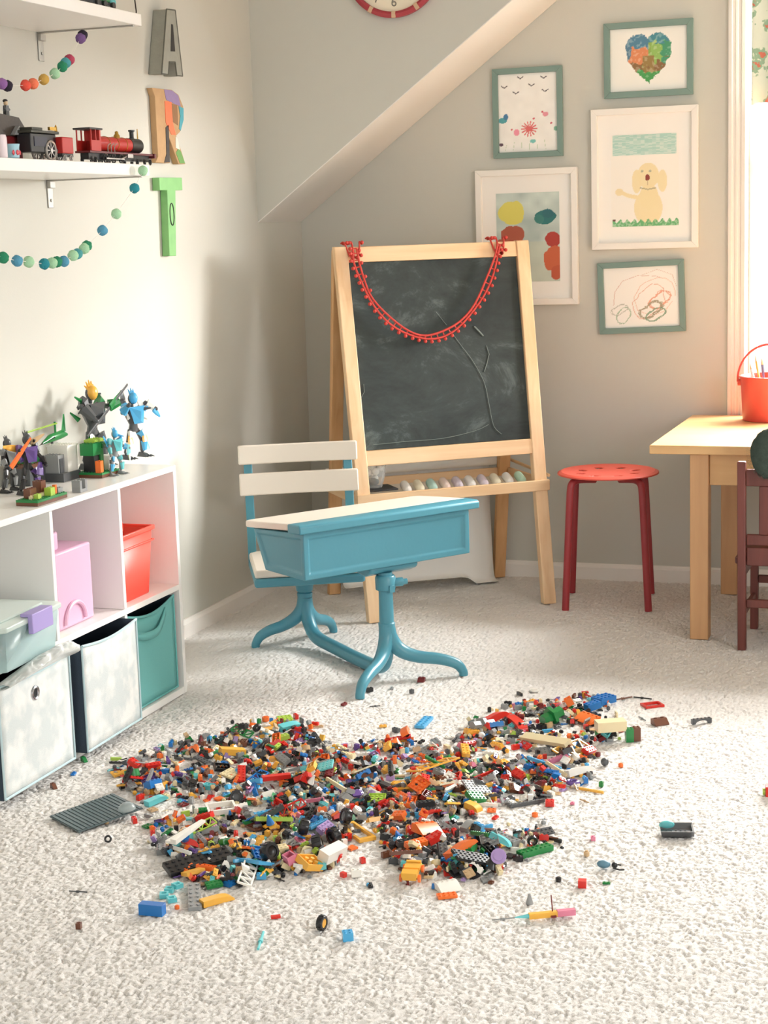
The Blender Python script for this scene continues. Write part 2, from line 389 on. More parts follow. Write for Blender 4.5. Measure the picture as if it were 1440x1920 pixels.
tag(o, 'pale green and cream toy bricks heaped inside the clear tub', 'toy bricks', kind='stuff')
# crumpled plastic bag over the left bin
b = MB(); N, K = 64, 34; vs = []; bp_ = spline([(-2.125, 0, .285), (-2.1, 0, .315), (-2.07, 0, .338), (-2.045, 0, .345), (-2.035, 0, .33), (-2.055, 0, .308), (-2.098, 0, .28)], 6)
for i in range(N+1):
    a = i/N; env = math.sin(PI*min(1, max(0, a*.9+.07)))**.5
    for j in range(K+1):
        p = bp_[j+1]; up_ = (.55+.62*a)*env
        q = Vector((-2.098+(p.x+2.098)*(.35+.65*env), 3.19+.33*a, .282+(p.z-.282)*up_))
        n_1 = mnoise.noise(Vector((a*8, j*.25, 1)))*.010 + abs(mnoise.noise(Vector((a*15+j*.1, j*.2, 7))))*.014
        q += Vector((.7, 0, .7))*n_1*env*math.sin(PI*j/K); vs.append(tuple(q))
b.add(vs, [(i*(K+1)+j, (i+1)*(K+1)+j, (i+1)*(K+1)+j+1, i*(K+1)+j+1) for i in range(N) for j in range(K)])
o = b.build('plastic_bag', clear('crumpled_bag_film', (.95, .96, .95), .45, .25), smooth=True, solid=.001)
tag(o, 'crumpled translucent plastic bag stuffed in the leftmost fabric bin', 'bag')

# storage brick, green tub, red bin in the top row
PINK = mat('lilac_pink_plastic', (.86, .68, .78), .35)
t = thing('storage_container', 'pink toy-brick shaped storage container with two round studs', 'container', (-2.285, 3.705, .3205), 0)
b = MB(); b.box((-.1, -.115, 0), (.125, .065, .2)); b.build('body', PINK, t, bevel=.006)
b = MB(); b.cyl((.06, -.075, .2), (.06, -.075, .245), .045, n=32); b.build('stud', PINK, t, bevel=.004)
b = MB(); b.cyl((-.045, -.03, .2), (-.045, -.03, .235), .04, n=32); b.build('stud', PINK, t, bevel=.004)
hp = [(.128, -.055+.05*math.cos(a), .012+.05*math.sin(a)) for a in [PI*i/14 for i in range(15)]]
MB().tube([(p[0], p[1]+.02, p[2]) for p in hp], .006, 8).build('handle', PINK, t, smooth=True)
o = MB().box((-2.36, 3.535, .3205), (-2.165, 3.585, .455)).build('storage_box', mat('mint_green_plastic', (.55, .83, .6), .45), bevel=.004)
tag(o, 'narrow mint green box standing left of the pink container', 'box')
RED = mat('tomato_red_plastic', (.95, .32, .25), .38)
t = thing('storage_bin', 'red plastic storage bin with rimmed edge in the right cube', 'bin', (-2.245, 3.99, .3205), 0)
b = MB(); z0, z1 = .0, .18
def frust(b, x0, x1, y0, y1, z0, z1, i, mi=0):
    b.add([(x0+i, y0+i, z0), (x1-i, y0+i, z0), (x1-i, y1-i, z0), (x0+i, y1-i, z0), (x0, y0, z1), (x1, y0, z1), (x1, y1, z1), (x0, y1, z1)],
          [(0, 3, 2, 1), (0, 1, 5, 4), (1, 2, 6, 5), (2, 3, 7, 6), (3, 0, 4, 7)], mi)
frust(b, -.1, .1, -.105, .09, 0, .18, .012); b.build('bin_body', RED, t, solid=.004, bevel=.003)
b = MB()
for z0, z1, e in ((.145, .15, .006), (.176, .188, .008)):
    b.box((.1, -.105-e, z0), (.1+e, .09+e, z1)); b.box((-.1-e, -.105-e, z0), (-.1, .09+e, z1)); b.box((-.1, -.105-e, z0), (.1, -.105, z1)); b.box((-.1, .09, z0), (.1, .09+e, z1))
b.build('rim', RED, t, bevel=.002)
b = MB(); b.box((.03, -.09, .188), (.075, -.02, .215)); b.box((-.06, -.09, .15), (.02, -.03, .206)); o = b.build('lid_clip', RED, t, bevel=.004)

# ------------------------------------------------------------------ wall shelves
STEEL = mat('brushed_steel', (.72, .71, .69), .38, metal=1)
def wall_shelf(label, z0, z1, yb):
    t = thing('wall_shelf', label, 'shelf', (XW+.001, 4.155, z0), 0, 'white wall shelves')
    MB().box((0, -1.2, 0), (.294, 0, z1-z0)).build('board', WHITEG, t, bevel=.0015)
    b = MB(); b.box((0, yb-.012, -.075), (.003, yb+.014, -.0005)); b.box((0.0031, yb-.012, -.004), (.29, yb-.006, -.0005)); b.box((.003, yb-.012, -.022), (.012, yb+.014, -.0045))
    b.build('bracket', STEEL, t, bevel=.0008)
    MB().cyl((.003, yb+.002, -.055), (.006, yb+.002, -.055), .004, n=12).build('screw', STEEL, t)
    return t
wall_shelf('upper white wall shelf, green toy on top', 1.842, 1.873, -.03)
wall_shelf('lower white wall shelf carrying the red toy locomotive', 1.451, 1.481, -.03)

# ------------------------------------------------------------------ wall letters A R T
def to3(px, py, x): p = onx(px, py, x); return (p.y, p.z)
ZINC = mat('weathered_zinc', (.62, .62, .58), .6, metal=.35, bump=.5, bscale=120, var=.12, vscale=40)
DARK = mat('blackened_metal', (.17, .16, .15), .6)
t = thing('wall_letter', 'grey weathered metal letter A on the left wall', 'letter', (XW+.001, 4.85, 1.78))
def YZ(l): return [(y-4.85, z-1.78) for y, z in l]
XA = .046
outer = YZ([(4.797, 1.972), (4.856, 1.975), (4.885, 1.779), (4.843, 1.778), (4.838, 1.815), (4.79, 1.812), (4.782, 1.777), (4.742, 1.776)])
b = MB()
fr = [(4.797, 1.972), (4.856, 1.975), (4.885, 1.779), (4.845, 1.778), (4.838, 1.818), (4.795, 1.815), (4.785, 1.777), (4.742, 1.776)]
fr = [(y+.012, z) for y, z in fr]
b.prism(YZ(fr), 0, XA, 'X'); o = b.build('letter_body', ZINC, t, bevel=.002)
b = MB(); b.prism(YZ([(4.835, 1.93), (4.846, 1.93), (4.852, 1.85), (4.822, 1.848)]), XA-.001, XA+.001, 'X'); b.build('counter', DARK, t)
e_ = MB(); q = YZ(fr)
for i in range(len(q)): e_.tube([(XA, *q[i]), (XA, *q[(i+1) % len(q)])], .0022, 5)
e_.build('edge_trim', mat('dull_lead', (.4, .4, .37), .5, metal=.5), t)
# R : papier mache scraps
t = thing('wall_letter', 'papered letter R with orange, purple and green scraps', 'letter', (XW+.001, 4.85, 1.62))
XR_ = .02
KR = mat('kraft_paper', (.72, .58, .42), .8, bump=.4, bscale=90, var=.12, vscale=40)
def YR(l): return [(y-4.85, z-1.62) for y, z in l]
Rbody = [(4.735, 1.735), (4.87, 1.737), (4.915, 1.725), (4.945, 1.69), (4.943, 1.65), (4.915, 1.612), (4.885, 1.598), (4.92, 1.545), (4.94, 1.512), (4.89, 1.511), (4.85, 1.57), (4.825, 1.6), (4.83, 1.512), (4.733, 1.512), (4.752, 1.53), (4.752, 1.71)]
b = MB(); b.prism(YR(Rbody), 0, XR_, 'X'); b.build('letter_body', KR, t, bevel=.001)
def scrap(name, pts, col, k):
    MB().prism(YR(pts), XR_+.0002, XR_+.0008+.0003*k, 'X').build('paper_scrap', mat(name, col, .7, bump=.3, bscale=80, var=.08, vscale=50), t)
scrap('scrap_purple', [(4.815, 1.735), (4.87, 1.735), (4.912, 1.722), (4.925, 1.69), (4.88, 1.695), (4.825, 1.705)], (.56, .48, .64), 1)
scrap('scrap_orange', [(4.815, 1.70), (4.86, 1.70), (4.862, 1.64), (4.88, 1.6), (4.85, 1.6), (4.815, 1.635)], (.95, .46, .3), 2)
scrap('scrap_brown', [(4.862, 1.695), (4.9, 1.692), (4.9, 1.63), (4.862, 1.64)], (.55, .4, .26), 1)
scrap('scrap_teal', [(4.91, 1.69), (4.943, 1.685), (4.94, 1.65), (4.915, 1.615), (4.905, 1.62), (4.918, 1.66)], (.3, .62, .68), 3)
scrap('scrap_dark', [(4.812, 1.62), (4.833, 1.63), (4.828, 1.515), (4.79, 1.513), (4.808, 1.54)], (.25, .22, .2), 2)
scrap('scrap_green', [(4.895, 1.56), (4.91, 1.55), (4.936, 1.514), (4.9, 1.513), (4.875, 1.545)], (.42, .6, .33), 1)
scrap('scrap_white', [(4.878, 1.595), (4.89, 1.59), (4.905, 1.555), (4.875, 1.56)], (.85, .83, .78), 2)
t = thing('wall_letter', 'green painted letter T, lowest of the wall letters', 'letter', (XW+.001, 4.85, 1.35))
GP = mat('green_letter_paint', (.5, .72, .45), .6, bump=.3, bscale=60, var=.14, vscale=30)
def YT(l): return [(y-4.85, z-1.35) for y, z in l]
b = MB(); b.prism(YT([(4.742, 1.467), (4.9, 1.469), (4.9, 1.43), (4.85, 1.429), (4.832, 1.226), (4.785, 1.227), (4.793, 1.429), (4.742, 1.428)]), 0, .025, 'X')
b.build('letter_body', GP, t, bevel=.0015)
b = MB(); pts = [(.0262, 4.815-4.85+.014*math.cos(a), 1.355-1.35+.034*math.sin(a)) for a in [2*PI*i/20 for i in range(21)]]
b.tube(pts, .0016, 5); b.build('painted_oval', DARK, t)

# ------------------------------------------------------------------ pom-pom garlands
POMC = {'purple': (.48, .35, .56), 'black': (.17, .14, .2), 'crimson': (.72, .28, .38), 'aqua': (.3, .62, .64), 'green': (.18, .55, .4), 'mint': (.68, .86, .7), 'gold': (.82, .66, .33), 'orange': (.95, .5, .36), 'red': (.93, .35, .28), 'sky': (.35, .62, .74), 'teal': (.16, .55, .6), 'lilac': (.58, .4, .64)}
def fuzz_ball(r, seed, n=9):
    b = MB(); rs = random.Random(seed); b.ball((0, 0, 0), r, n)
    b.v = [tuple(Vector(p)*(1+rs.uniform(-.07, .07))) for p in b.v]; return b
def garland(name, label, pts, xs, strings):
    P0 = onx(*pts[0][:2], xs[0]); t = thing(name, label, 'garland', P0, 0, 'pom-pom garlands on the shelves')
    cen = []
    for i, (px, py, c) in enumerate(pts):
        x = xs[0]+(xs[1]-xs[0])*i/(len(pts)-1); p = onx(px, py, x)-P0; cen.append(p)
        b = fuzz_ball(.0133, i, 9); b.v = [tuple(Vector(q)+p) for q in b.v]
        o = b.build('pom_pom', mat('pom_'+c, POMC[c], .95, bump=.9, bscale=500), t, smooth=True); o['label'] = c+' pom-pom'
    path = ([onx(*strings[0], xs[0])-P0] if strings[0] else []) + cen + ([onx(*strings[1], xs[1])-P0] if strings[1] else [])
    MB().tube(path, .0006, 5).build('thread', mat('white_thread', (.9, .88, .85), .8), t)
garland('pom_pom_garland', 'rainbow pom-pom garland hanging below the upper shelf', [(155, 66, 'black'), (151, 72, 'purple'), (130, 112, 'crimson'), (123, 118, 'aqua'), (117, 125, 'green'), (103, 138, 'mint'), (82, 149, 'gold'), (62, 157, 'orange'), (48, 160, 'red'), (14, 161, 'black'), (4, 157, 'lilac')], (-2.2, -2.2), ((165, 57), (-30, 150)))
garland('pom_pom_garland', 'teal and mint pom-pom garland hanging below the lower shelf', [(268, 320, 'mint'), (252, 353, 'teal'), (218, 401, 'mint'), (192, 432, 'sky'), (163, 461, 'green'), (158, 466, 'mint'), (145, 476, 'aqua'), (137, 479, 'mint'), (120, 490, 'sky'), (107, 491, 'green'), (98, 493, 'mint'), (83, 495, 'teal'), (54, 491, 'mint'), (32, 489, 'sky'), (6, 483, 'green')], (-2.108, -2.108), ((272, 311), (-30, 470)))

# ------------------------------------------------------------------ clock on the bulkhead
t = thing('wall_clock', 'round cream wall clock with a red segmented rim', 'clock', (-1.889, YU-.001, 2.157))
RY = Matrix.Rotation(PI/2, 4, 'X')
b = MB(); b.lathe([(.001, 0), (.16, 0), (.172, .006), (.172, .02), (.16, .026), (.152, .022), (.152, .012), (.001, .012)], 64, M=RY); b.build('case', mat('clock_red', (.66, .22, .26), .4), t, smooth=True)
b = MB(); b.lathe([(.001, .0125), (.151, .0125), (.151, .0145), (.001, .0145)], 64, M=RY); b.build('dial', mat('aged_cream', (.93, .89, .8), .6, var=.05, vscale=12), t)
for k in range(12):
    a = PI/6*k; MB().cb((.162*math.sin(a), -.0235, .162*math.cos(a)), (.014, .006, .022), rot=(0, a, 0)).build('hour_block', mat('rim_blocks', (.82, .68, .56), .5), t, bevel=.001)
def digit_text(s, loc, size, parent, m):
    cu = bpy.data.curves.new('numeral', 'FONT'); cu.body = s; cu.size = size; cu.align_x = 'CENTER'; cu.align_y = 'CENTER'; cu.extrude = .0006
    ob = bpy.data.objects.new('numeral', cu); COL.objects.link(ob)
    bpy.context.view_layer.update(); me = bpy.data.meshes.new_from_object(ob.evaluated_get(bpy.context.evaluated_depsgraph_get()))
    bpy.data.objects.remove(ob); me.name = 'numeral'; me.materials.clear(); me.materials.append(m)
    o = bpy.data.objects.new('numeral', me); COL.objects.link(o); o.parent = parent; return o, me
NUM = mat('numeral_grey', (.5, .48, .44), .6)
for k in range(1, 13):
    a = PI/6*k; o, me = digit_text(str(k), None, .042, t, NUM)
    o.matrix_local = Matrix.Translation((.122*math.sin(a), -.0152, .122*math.cos(a))) @ Matrix.Rotation(PI/2, 4, 'X')
b = MB(); b.cb((.03, -.018, .02), (.006, .001, .085), rot=(0, .95, 0)); b.cb((-.03, -.0195, .04), (.005, .001, .11), rot=(0, -.6, 0)); b.build('hand', NUM, t)

# ------------------------------------------------------------------ framed art
def picture(w_, h_, fn, res=.0022):
    nx = max(2, int(w_/res)); ny = max(2, int(h_/res))
    xs = np.linspace(0, w_, nx+1); zs = np.linspace(0, h_, ny+1); X, Z = np.meshgrid(xs, zs)
    co = np.stack([X-w_/2, np.zeros_like(X), Z-h_/2], -1).reshape(-1, 3).astype(np.float32)
    idx = np.arange((nx+1)*(ny+1)).reshape(ny+1, nx+1)
    q = np.stack([idx[:-1, :-1], idx[:-1, 1:], idx[1:, 1:], idx[1:, :-1]], -1).reshape(-1, 4)
    me = bpy.data.meshes.new('artwork'); me.vertices.add(len(co)); me.vertices.foreach_set('co', co.ravel())
    me.loops.add(q.size); me.loops.foreach_set('vertex_index', q.ravel().astype(np.int32))
    me.polygons.add(len(q)); me.polygons.foreach_set('loop_start', np.arange(0, q.size, 4, dtype=np.int32)); me.update(calc_edges=True)
    u = X/w_; v = Z/h_
    c = fn(u, v, np.random.default_rng(11)).reshape(-1, 3); c = np.clip(c, 0, 1)
    lin = np.where(c <= .04045, c/12.92, ((c+.055)/1.055)**2.4)
    at = me.color_attributes.new('art', 'FLOAT_COLOR', 'POINT'); at.data.foreach_set('color', np.concatenate([lin, np.ones((len(lin), 1))], 1).astype(np.float32).ravel())
    me.materials.append(attrmat('child_artwork'))
    return me
def nz(shape, rng, k):
    h_, w_ = shape; a = rng.random((h_//k+3, w_//k+3)); yy = np.arange(h_)/k; xx = np.arange(w_)/k
    y0 = yy.astype(int); x0 = xx.astype(int); fy = (yy-y0)[:, None]; fx = (xx-x0)[None]
    g = lambda i, j: a[np.ix_(y0+i, x0+j)]
    return (g(0, 0)*(1-fy)*(1-fx)+g(1, 0)*fy*(1-fx)+g(0, 1)*(1-fy)*fx+g(1, 1)*fy*fx)
def paint(c, m, col, a=1.0):
    m = (m*a)[..., None]; return c*(1-m) + np.array(col)*m
def seg(u, v, pts, wd):
    d = np.full(u.shape, 9.)
    for (x0, y0), (x1, y1) in zip(pts[:-1], pts[1:]):
        L2 = (x1-x0)**2+(y1-y0)**2+1e-12; t_ = np.clip(((u-x0)*(x1-x0)+(v-y0)*(y1-y0))/L2, 0, 1)
        d = np.minimum(d, np.hypot(u-x0-t_*(x1-x0), v-y0-t_*(y1-y0)))
    return (d < wd).astype(float)
def art_heart(u, v, r):
    c = np.ones(u.shape+(3,))*np.array((.95, .945, .92)); a = (u-.5)*1.28; x = a/.40; y = (v-.44)/.39
    n = nz(u.shape, r, 5)-.5; n2 = nz(u.shape, r, 2)-.5; st = nz(u.shape, r, 3)
    x2 = x+n*.1; y2 = y+n2*.08; m = ((x2**2+(y2*1.05-.62*np.sqrt(np.abs(x2)))**2) < .92)
    col = np.ones_like(c)*np.array((.55, .68, .35))
    col = paint(col, (x < .0)*(y > -.1), (.86, .55, .38)); col = paint(col, (x < 0)*(y+n*.4 > .62), (.33, .52, .62)); col = paint(col, (x+n*.3 < -.78), (.35, .5, .6))
    col = paint(col, (x > .1)*(y > .0), (.58, .74, .4)); col = paint(col, (x+n*.3 > .55), (.3, .6, .45)); col = paint(col, (x > 0)*(y+n*.4 > .85), (.3, .55, .6))
    col = paint(col, (y+n*.6 < .0)*(y > -.35), (.55, .42, .28)); col = paint(col, (y+n*.3 < -.35), (.3, .62, .35)); col = paint(col, (np.abs(x) < .25)*(y+n*.5 > -.3)*(y < .3), (.6, .5, .3))
    a_ = (.72+.28*(st > .35)); return paint(c, m*a_, col)
def art_birds(u, v, r):
    c = np.ones(u.shape+(3,))*np.array((.955, .945, .925)); c += (nz(u.shape, r, 9)-.5)[..., None]*.03
    for bx, by in ((.38, .95), (.78, .94), (.1, .84), (.57, .85), (.3, .76), (.8, .77)):
        c = paint(c, seg(u, v, [(bx-.05, by+.015), (bx, by-.012), (bx+.05, by+.012)], .007), (.35, .33, .35))
    for k in range(14):
        an = k*2*PI/14; c = paint(c, seg(u, v, [(.52, .29), (.52+.13*math.cos(an), .29+.095*math.sin(an))], .009), (.85, .42, .42))
    blob = lambda x, y, rx, ry: (((u-x)/rx)**2+((v-y)/ry)**2 < 1).astype(float)
    c = paint(c, blob(.3, .25, .05, .045), (.93, .6, .68)); c = paint(c, blob(.8, .47, .05, .03), (.9, .6, .65)); c = paint(c, blob(.06, .41, .08, .035), (.35, .65, .68)); c = paint(c, blob(.12, .455, .04, .04), (.3, .5, .65))
    c = paint(c, blob(.58, .13, .05, .025), (.5, .78, .75)); c = paint(c, blob(.03, .1, .04, .02), (.4, .3, .35)); c = paint(c, blob(.98, .28, .04, .03), (.55, .75, .65))
    for x, y in ((.6, .42), (.9, .35), (.22, .29), (.75, .5)): c = paint(c, blob(x, y, .018, .013), (.8, .35, .4))
    for k in range(6): c = paint(c, seg(u, v, [(.1+.14*k, .02), (.13+.13*k, .1+.02*(k % 3))], .003), (.75, .82, .7))
    return c
def art_dog(u, v, r):
    c = np.ones(u.shape+(3,))*np.array((.955, .94, .91)); s = nz(u.shape, r, 2)
    m = (v > .78)*(u > .02)*(u < .97); c = paint(c, m*(.55+.45*(nz((u.shape[0], u.shape[1]//6+1), r, 1).repeat(6, 1)[:, :u.shape[1]] > .4)), (.68, .83, .79))
    Y = (.93, .87, .7); blob = lambda x, y, rx, ry: (((u-x)/rx)**2+((v-y)/ry)**2 < 1).astype(float)
    for q in ((.55, .55, .16, .14), (.38, .49, .07, .13), (.76, .49, .07, .12), (.55, .2, .21, .2), (.56, .32, .14, .14), (.12, .38, .06, .04)): c = paint(c, blob(*q), Y, .95)
    c = paint(c, seg(u, v, [(.14, .38), (.25, .34), (.42, .31)], .022), Y)
    c = paint(c, seg(u, v, [(.43, .42), (.55, .4), (.66, .415)], .007), (.72, .68, .55))
    c = paint(c, blob(.54, .53, .035, .035), (.55, .25, .22)); c = paint(c, blob(.46, .6, .02, .013), (.7, .7, .6)); c = paint(c, blob(.58, .6, .02, .013), (.7, .7, .6)); c = paint(c, seg(u, v, [(.54, .5), (.54, .45)], .006), (.75, .65, .5))
    g = (v < .055+.02*np.sin(u*60)+.01*s)*(u > .01); c = paint(c, g*(.6+.4*(s > .4)), (.42, .7, .48)); c = paint(c, blob(.04, .07, .025, .01), (.4, .25, .25))
    return c
def art_suns(u, v, r):
    n = nz(u.shape, r, 7); n3 = nz(u.shape, r, 14); c = np.ones(u.shape+(3,))*np.array((.74, .8, .78)); c += ((n3-.5)*.16)[..., None]*np.array((1, .9, .8)); c = paint(c, (v < .45), (.77, .8, .73), .6)
    blob = lambda x, y, rx, ry: (((u-x)/rx)**2+((v-y)/ry)**2+(n-.5)*.5 < 1).astype(float)
    c = paint(c, blob(.25, .78, .21, .13), (.86, .83, .42)); c = paint(c, blob(.78, .72, .17, .075), (.2, .46, .46)); c = paint(c, blob(.68, .7, .08, .05), (.25, .5, .48)); c = paint(c, blob(.82, .76, .09, .05), (.2, .42, .45))
    c = paint(c, blob(.9, .47, .13, .085), (.68, .25, .22)); c = paint(c, blob(.93, .25, .18, .15), (.78, .4, .27)); c = paint(c, blob(.95, .1, .1, .08), (.74, .36, .25)); c = paint(c, blob(.25, .53, .2, .1), (.68, .36, .28)); c = paint(c, blob(.1, .4, .12, .1), (.7, .38, .3))
    return c
def art_scribble(u, v, r):
    c = np.ones(u.shape+(3,))*np.array((.96, .95, .93))
    def loop(cx, cy, rx, ry, col, w0, turns, jit, ph=0):
        rr = np.random.default_rng(int(cx*1000+turns)); pts = []
        for k in range(int(turns*18)):
            a = 2*PI*k/18+ph; j = 1+jit*math.sin(k*.7)+jit*(rr.random()-.5); pts.append((cx+rx*j*math.cos(a), cy+ry*j*math.sin(a)))
        return seg(u, v, pts, w0), col
    for args in ((.68, .5, .27, .3, (.9, .74, .66), .004, 1, .1), (.6, .42, .2, .25, (.85, .6, .5), .004, 1, .25), (.74, .44, .12, .13, (.88, .62, .52), .004, 5, .35), (.62, .28, .13, .12, (.62, .58, .48), .0055, 5, .4), (.68, .2, .12, .1, (.5, .62, .52), .005, 4, .3), (.25, .2, .09, .13, (.62, .72, .62), .004, 3, .2), (.2, .3, .1, .08, (.72, .72, .68), .003, 3, .3)):
        m, col = loop(*args); c = paint(c, m, col, .85)
    c = paint(c, seg(u, v, [(.12, .38), (.14, .6), (.25, .78), (.45, .86), (.7, .84), (.78, .8)], .004), (.85, .72, .68)); c = paint(c, seg(u, v, [(.5, .86), (.72, .95), (.92, .85), (.97, .65)], .003), (.85, .75, .7))
    return c
SAGE = mat('sage_green_frame', (.475, .575, .545), .5, bump=.15, bscale=150, var=.03)
WFR = mat('white_picture_frame', (.94, .925, .9), .4)
MATB = mat('white_mat_board', (.955, .945, .925), .8)
def frame(label, x0, x1, z0, z1, fw_, fm, dep, fn, matw=(0, 0, 0, 0), tilt=0):
    cx, cz = (x0+x1)/2, (z0+z1)/2; W, H = x1-x0, z1-z0
    t = thing('framed_picture', label, 'picture', (cx, YW-.001, cz), 0, 'framed children\'s drawings'); t.rotation_euler = (0, tilt, 0)
    b = MB(); W2, H2 = W/2, H/2
    for P in ([(-W2, H2), (W2, H2), (W2-fw_, H2-fw_), (-W2+fw_, H2-fw_)], [(-W2, -H2), (-W2+fw_, -H2+fw_), (W2-fw_, -H2+fw_), (W2, -H2)],
              [(-W2, -H2), (-W2, H2), (-W2+fw_, H2-fw_), (-W2+fw_, -H2+fw_)], [(W2, -H2), (W2-fw_, -H2+fw_), (W2-fw_, H2-fw_), (W2, H2)]):
        b.prism(P, -dep, 0, 'Y')
    b.build('frame', fm, t, bevel=.0012)
    w0, h0 = W-2*fw_, H-2*fw_
    MB().box((-w0/2, -dep*.35, -h0/2), (w0/2, -.001, h0/2)).build('mat_board', MATB, t)
    l, r_, bt, tp = matw; aw, ah = w0-l-r_-.002, h0-bt-tp-.002
    me = picture(aw, ah, fn); o = bpy.data.objects.new('artwork', me); COL.objects.link(o); o.parent = t
    o.location = ((l-r_)/2, -dep*.35-.0008, (bt-tp)/2)
frame('sage framed crayon drawing of a multicoloured heart', -1.265, -.957, 1.71, 1.963, .021, SAGE, .016, art_heart)
frame('sage framed drawing of flowers under small birds', -1.668, -1.414, 1.523, 1.834, .02, SAGE, .016, art_birds)
frame('white framed drawing of a yellow dog on grass', -1.311, -.939, 1.192, 1.675, .022, WFR, .024, art_dog, (.045, .045, .055, .068))
frame('sage framed pencil scribble drawing, lowest on the wall', -1.292, -.986, .898, 1.149, .02, SAGE, .016, art_scribble, tilt=-.03)
frame('white framed painting of yellow sun and red shapes', -1.736, -1.363, 1.002, 1.483, .022, WFR, .024, art_suns, (.05, .045, .06, .06))

# ------------------------------------------------------------------ curtain
m = bpy.data.materials.new('floral_curtain'); m.use_nodes = True; nt = m.node_tree; pb = nt.nodes['Principled BSDF']
tc = nt.nodes.new('ShaderNodeTexCoord'); vo = nt.nodes.new('ShaderNodeTexVoronoi'); vo.inputs['Scale'].default_value = 16
cr = nt.nodes.new('ShaderNodeValToRGB'); el = cr.color_ramp.elements; el[0].position = .0; el[0].color = srgb((.85, .5, .42)); el[1].position = .27; el[1].color = srgb((.85, .5, .42))
e2 = el.new(.3); e2.color = srgb((.62, .75, .64)); e3 = el.new(.42); e3.color = srgb((.62, .75, .64)); e4 = el.new(.47); e4.color = srgb((.9, .93, .87))
nn = nt.nodes.new('ShaderNodeTexNoise'); nn.inputs['Scale'].default_value = 30; va = nt.nodes.new('ShaderNodeVectorMath'); va.operation = 'MULTIPLY_ADD'; va.inputs[1].default_value = (.09, .09, .09)
nt.links.new(tc.outputs['Object'], nn.inputs['Vector']); nt.links.new(nn.outputs['Color'], va.inputs[0]); nt.links.new(tc.outputs['Object'], va.inputs[2])
nt.links.new(va.outputs[0], vo.inputs['Vector']); nt.links.new(vo.outputs['Distance'], cr.inputs[0]); nt.links.new(cr.outputs[0], pb.inputs['Base Color']); pb.inputs['Roughness'].default_value = .9
pb.inputs['Transmission Weight'].default_value = 0
t = thing('curtain', 'pale floral valance curtain at the top of the window', 'curtain', (-.75, YW-.05, 1.66))
N, K = 120, 8; vs = []
for i in range(N+1):
    for j in range(K+1):
        a = i/N; x = 1.45*a - .005; vs.append((x, .014*math.sin(a*75)*(1.2-j/K*.4), .62*j/K + (.01*math.sin(a*60) if j == 0 else 0)))
MB().add(vs, [(i*(K+1)+j, (i+1)*(K+1)+j, (i+1)*(K+1)+j+1, i*(K+1)+j+1) for i in range(N) for j in range(K)]).build('fabric', m, t, smooth=True, solid=.0015)
MB().cyl((-.06, 0, .605), (1.52, 0, .605), .009).build('rod', WHITE, t, smooth=True)

# ------------------------------------------------------------------ easel
PINE = wood('pine_wood', (.9, .74, .56), (.95, .82, .66), .5, 'Z'); PINEX = wood('pine_wood_cross', (.9, .74, .56), (.95, .82, .66), .5, 'X')
EO = Vector((-1.78, 5.516, 0)); EROT = math.atan2(.618, .786)
ez = thing('easel', 'pine wooden easel with chalkboard front and paint tray', 'easel', EO, EROT)
EH = 1.235
def fy(z, o=0): return -(.022 + .218*(1-z/EH)) + o      # front plane
def by_(z, o=0): return -fy(z, o)
def post(x0, x1, ytop, ybot, wx, wy, ztop, nm, m=PINE):
    b = MB(); vs = []
    for (x, y, z) in ((x0, ybot, 0), (x1, ytop, ztop)):
        for dx, dy in ((-wx/2, -wy/2), (wx/2, -wy/2), (wx/2, wy/2), (-wx/2, wy/2)): vs.append((x+dx, y+dy, z))
    b.add(vs, [(0, 3, 2, 1), (4, 5, 6, 7), (0, 1, 5, 4), (1, 2, 6, 5), (2, 3, 7, 6), (3, 0, 4, 7)])
    return b.build(nm, m, ez, bevel=.003)
post(-.322, -.33, fy(EH), fy(0), .046, .03, EH, 'front_leg'); post(.312, .325, fy(EH), fy(0), .046, .03, EH, 'front_leg')
PIND = wood('pine_wood_shaded', (.82, .62, .42), (.88, .7, .5), .5, 'Z')  # browner pine for the rear legs, their shade put into the colour
post(-.315, -.322, by_(EH)-.006, by_(0), .044, .026, EH-.01, 'rear_leg', PIND); post(.325, .312, by_(EH)-.006, by_(0), .044, .026, EH-.01, 'rear_leg', PIND)
def panel(z0, z1, x0, x1, th, off, nm, m, sgn=1, bev=.002):
    b = MB(); vs = []
    for z in (z0, z1):
        y = (fy(z) if sgn > 0 else by_(z))
        for dx, dy in ((x0, -th/2+off), (x1, -th/2+off), (x1, th/2+off), (x0, th/2+off)): vs.append((dx, y+dy, z))
    b.add(vs, [(0, 3, 2, 1), (4, 5, 6, 7), (0, 1, 5, 4), (1, 2, 6, 5), (2, 3, 7, 6), (3, 0, 4, 7)])
    return b.build(nm, m, ez, bevel=bev)
panel(1.182, 1.233, -.3065, .3015, .022, 0, 'top_rail', PINEX); panel(.512, .562, -.3035, .2985, .022, 0, 'lower_rail', PINEX)
panel(1.17, 1.222, -.30, .30, .02, -.006, 'rear_rail', PINEX, -1)
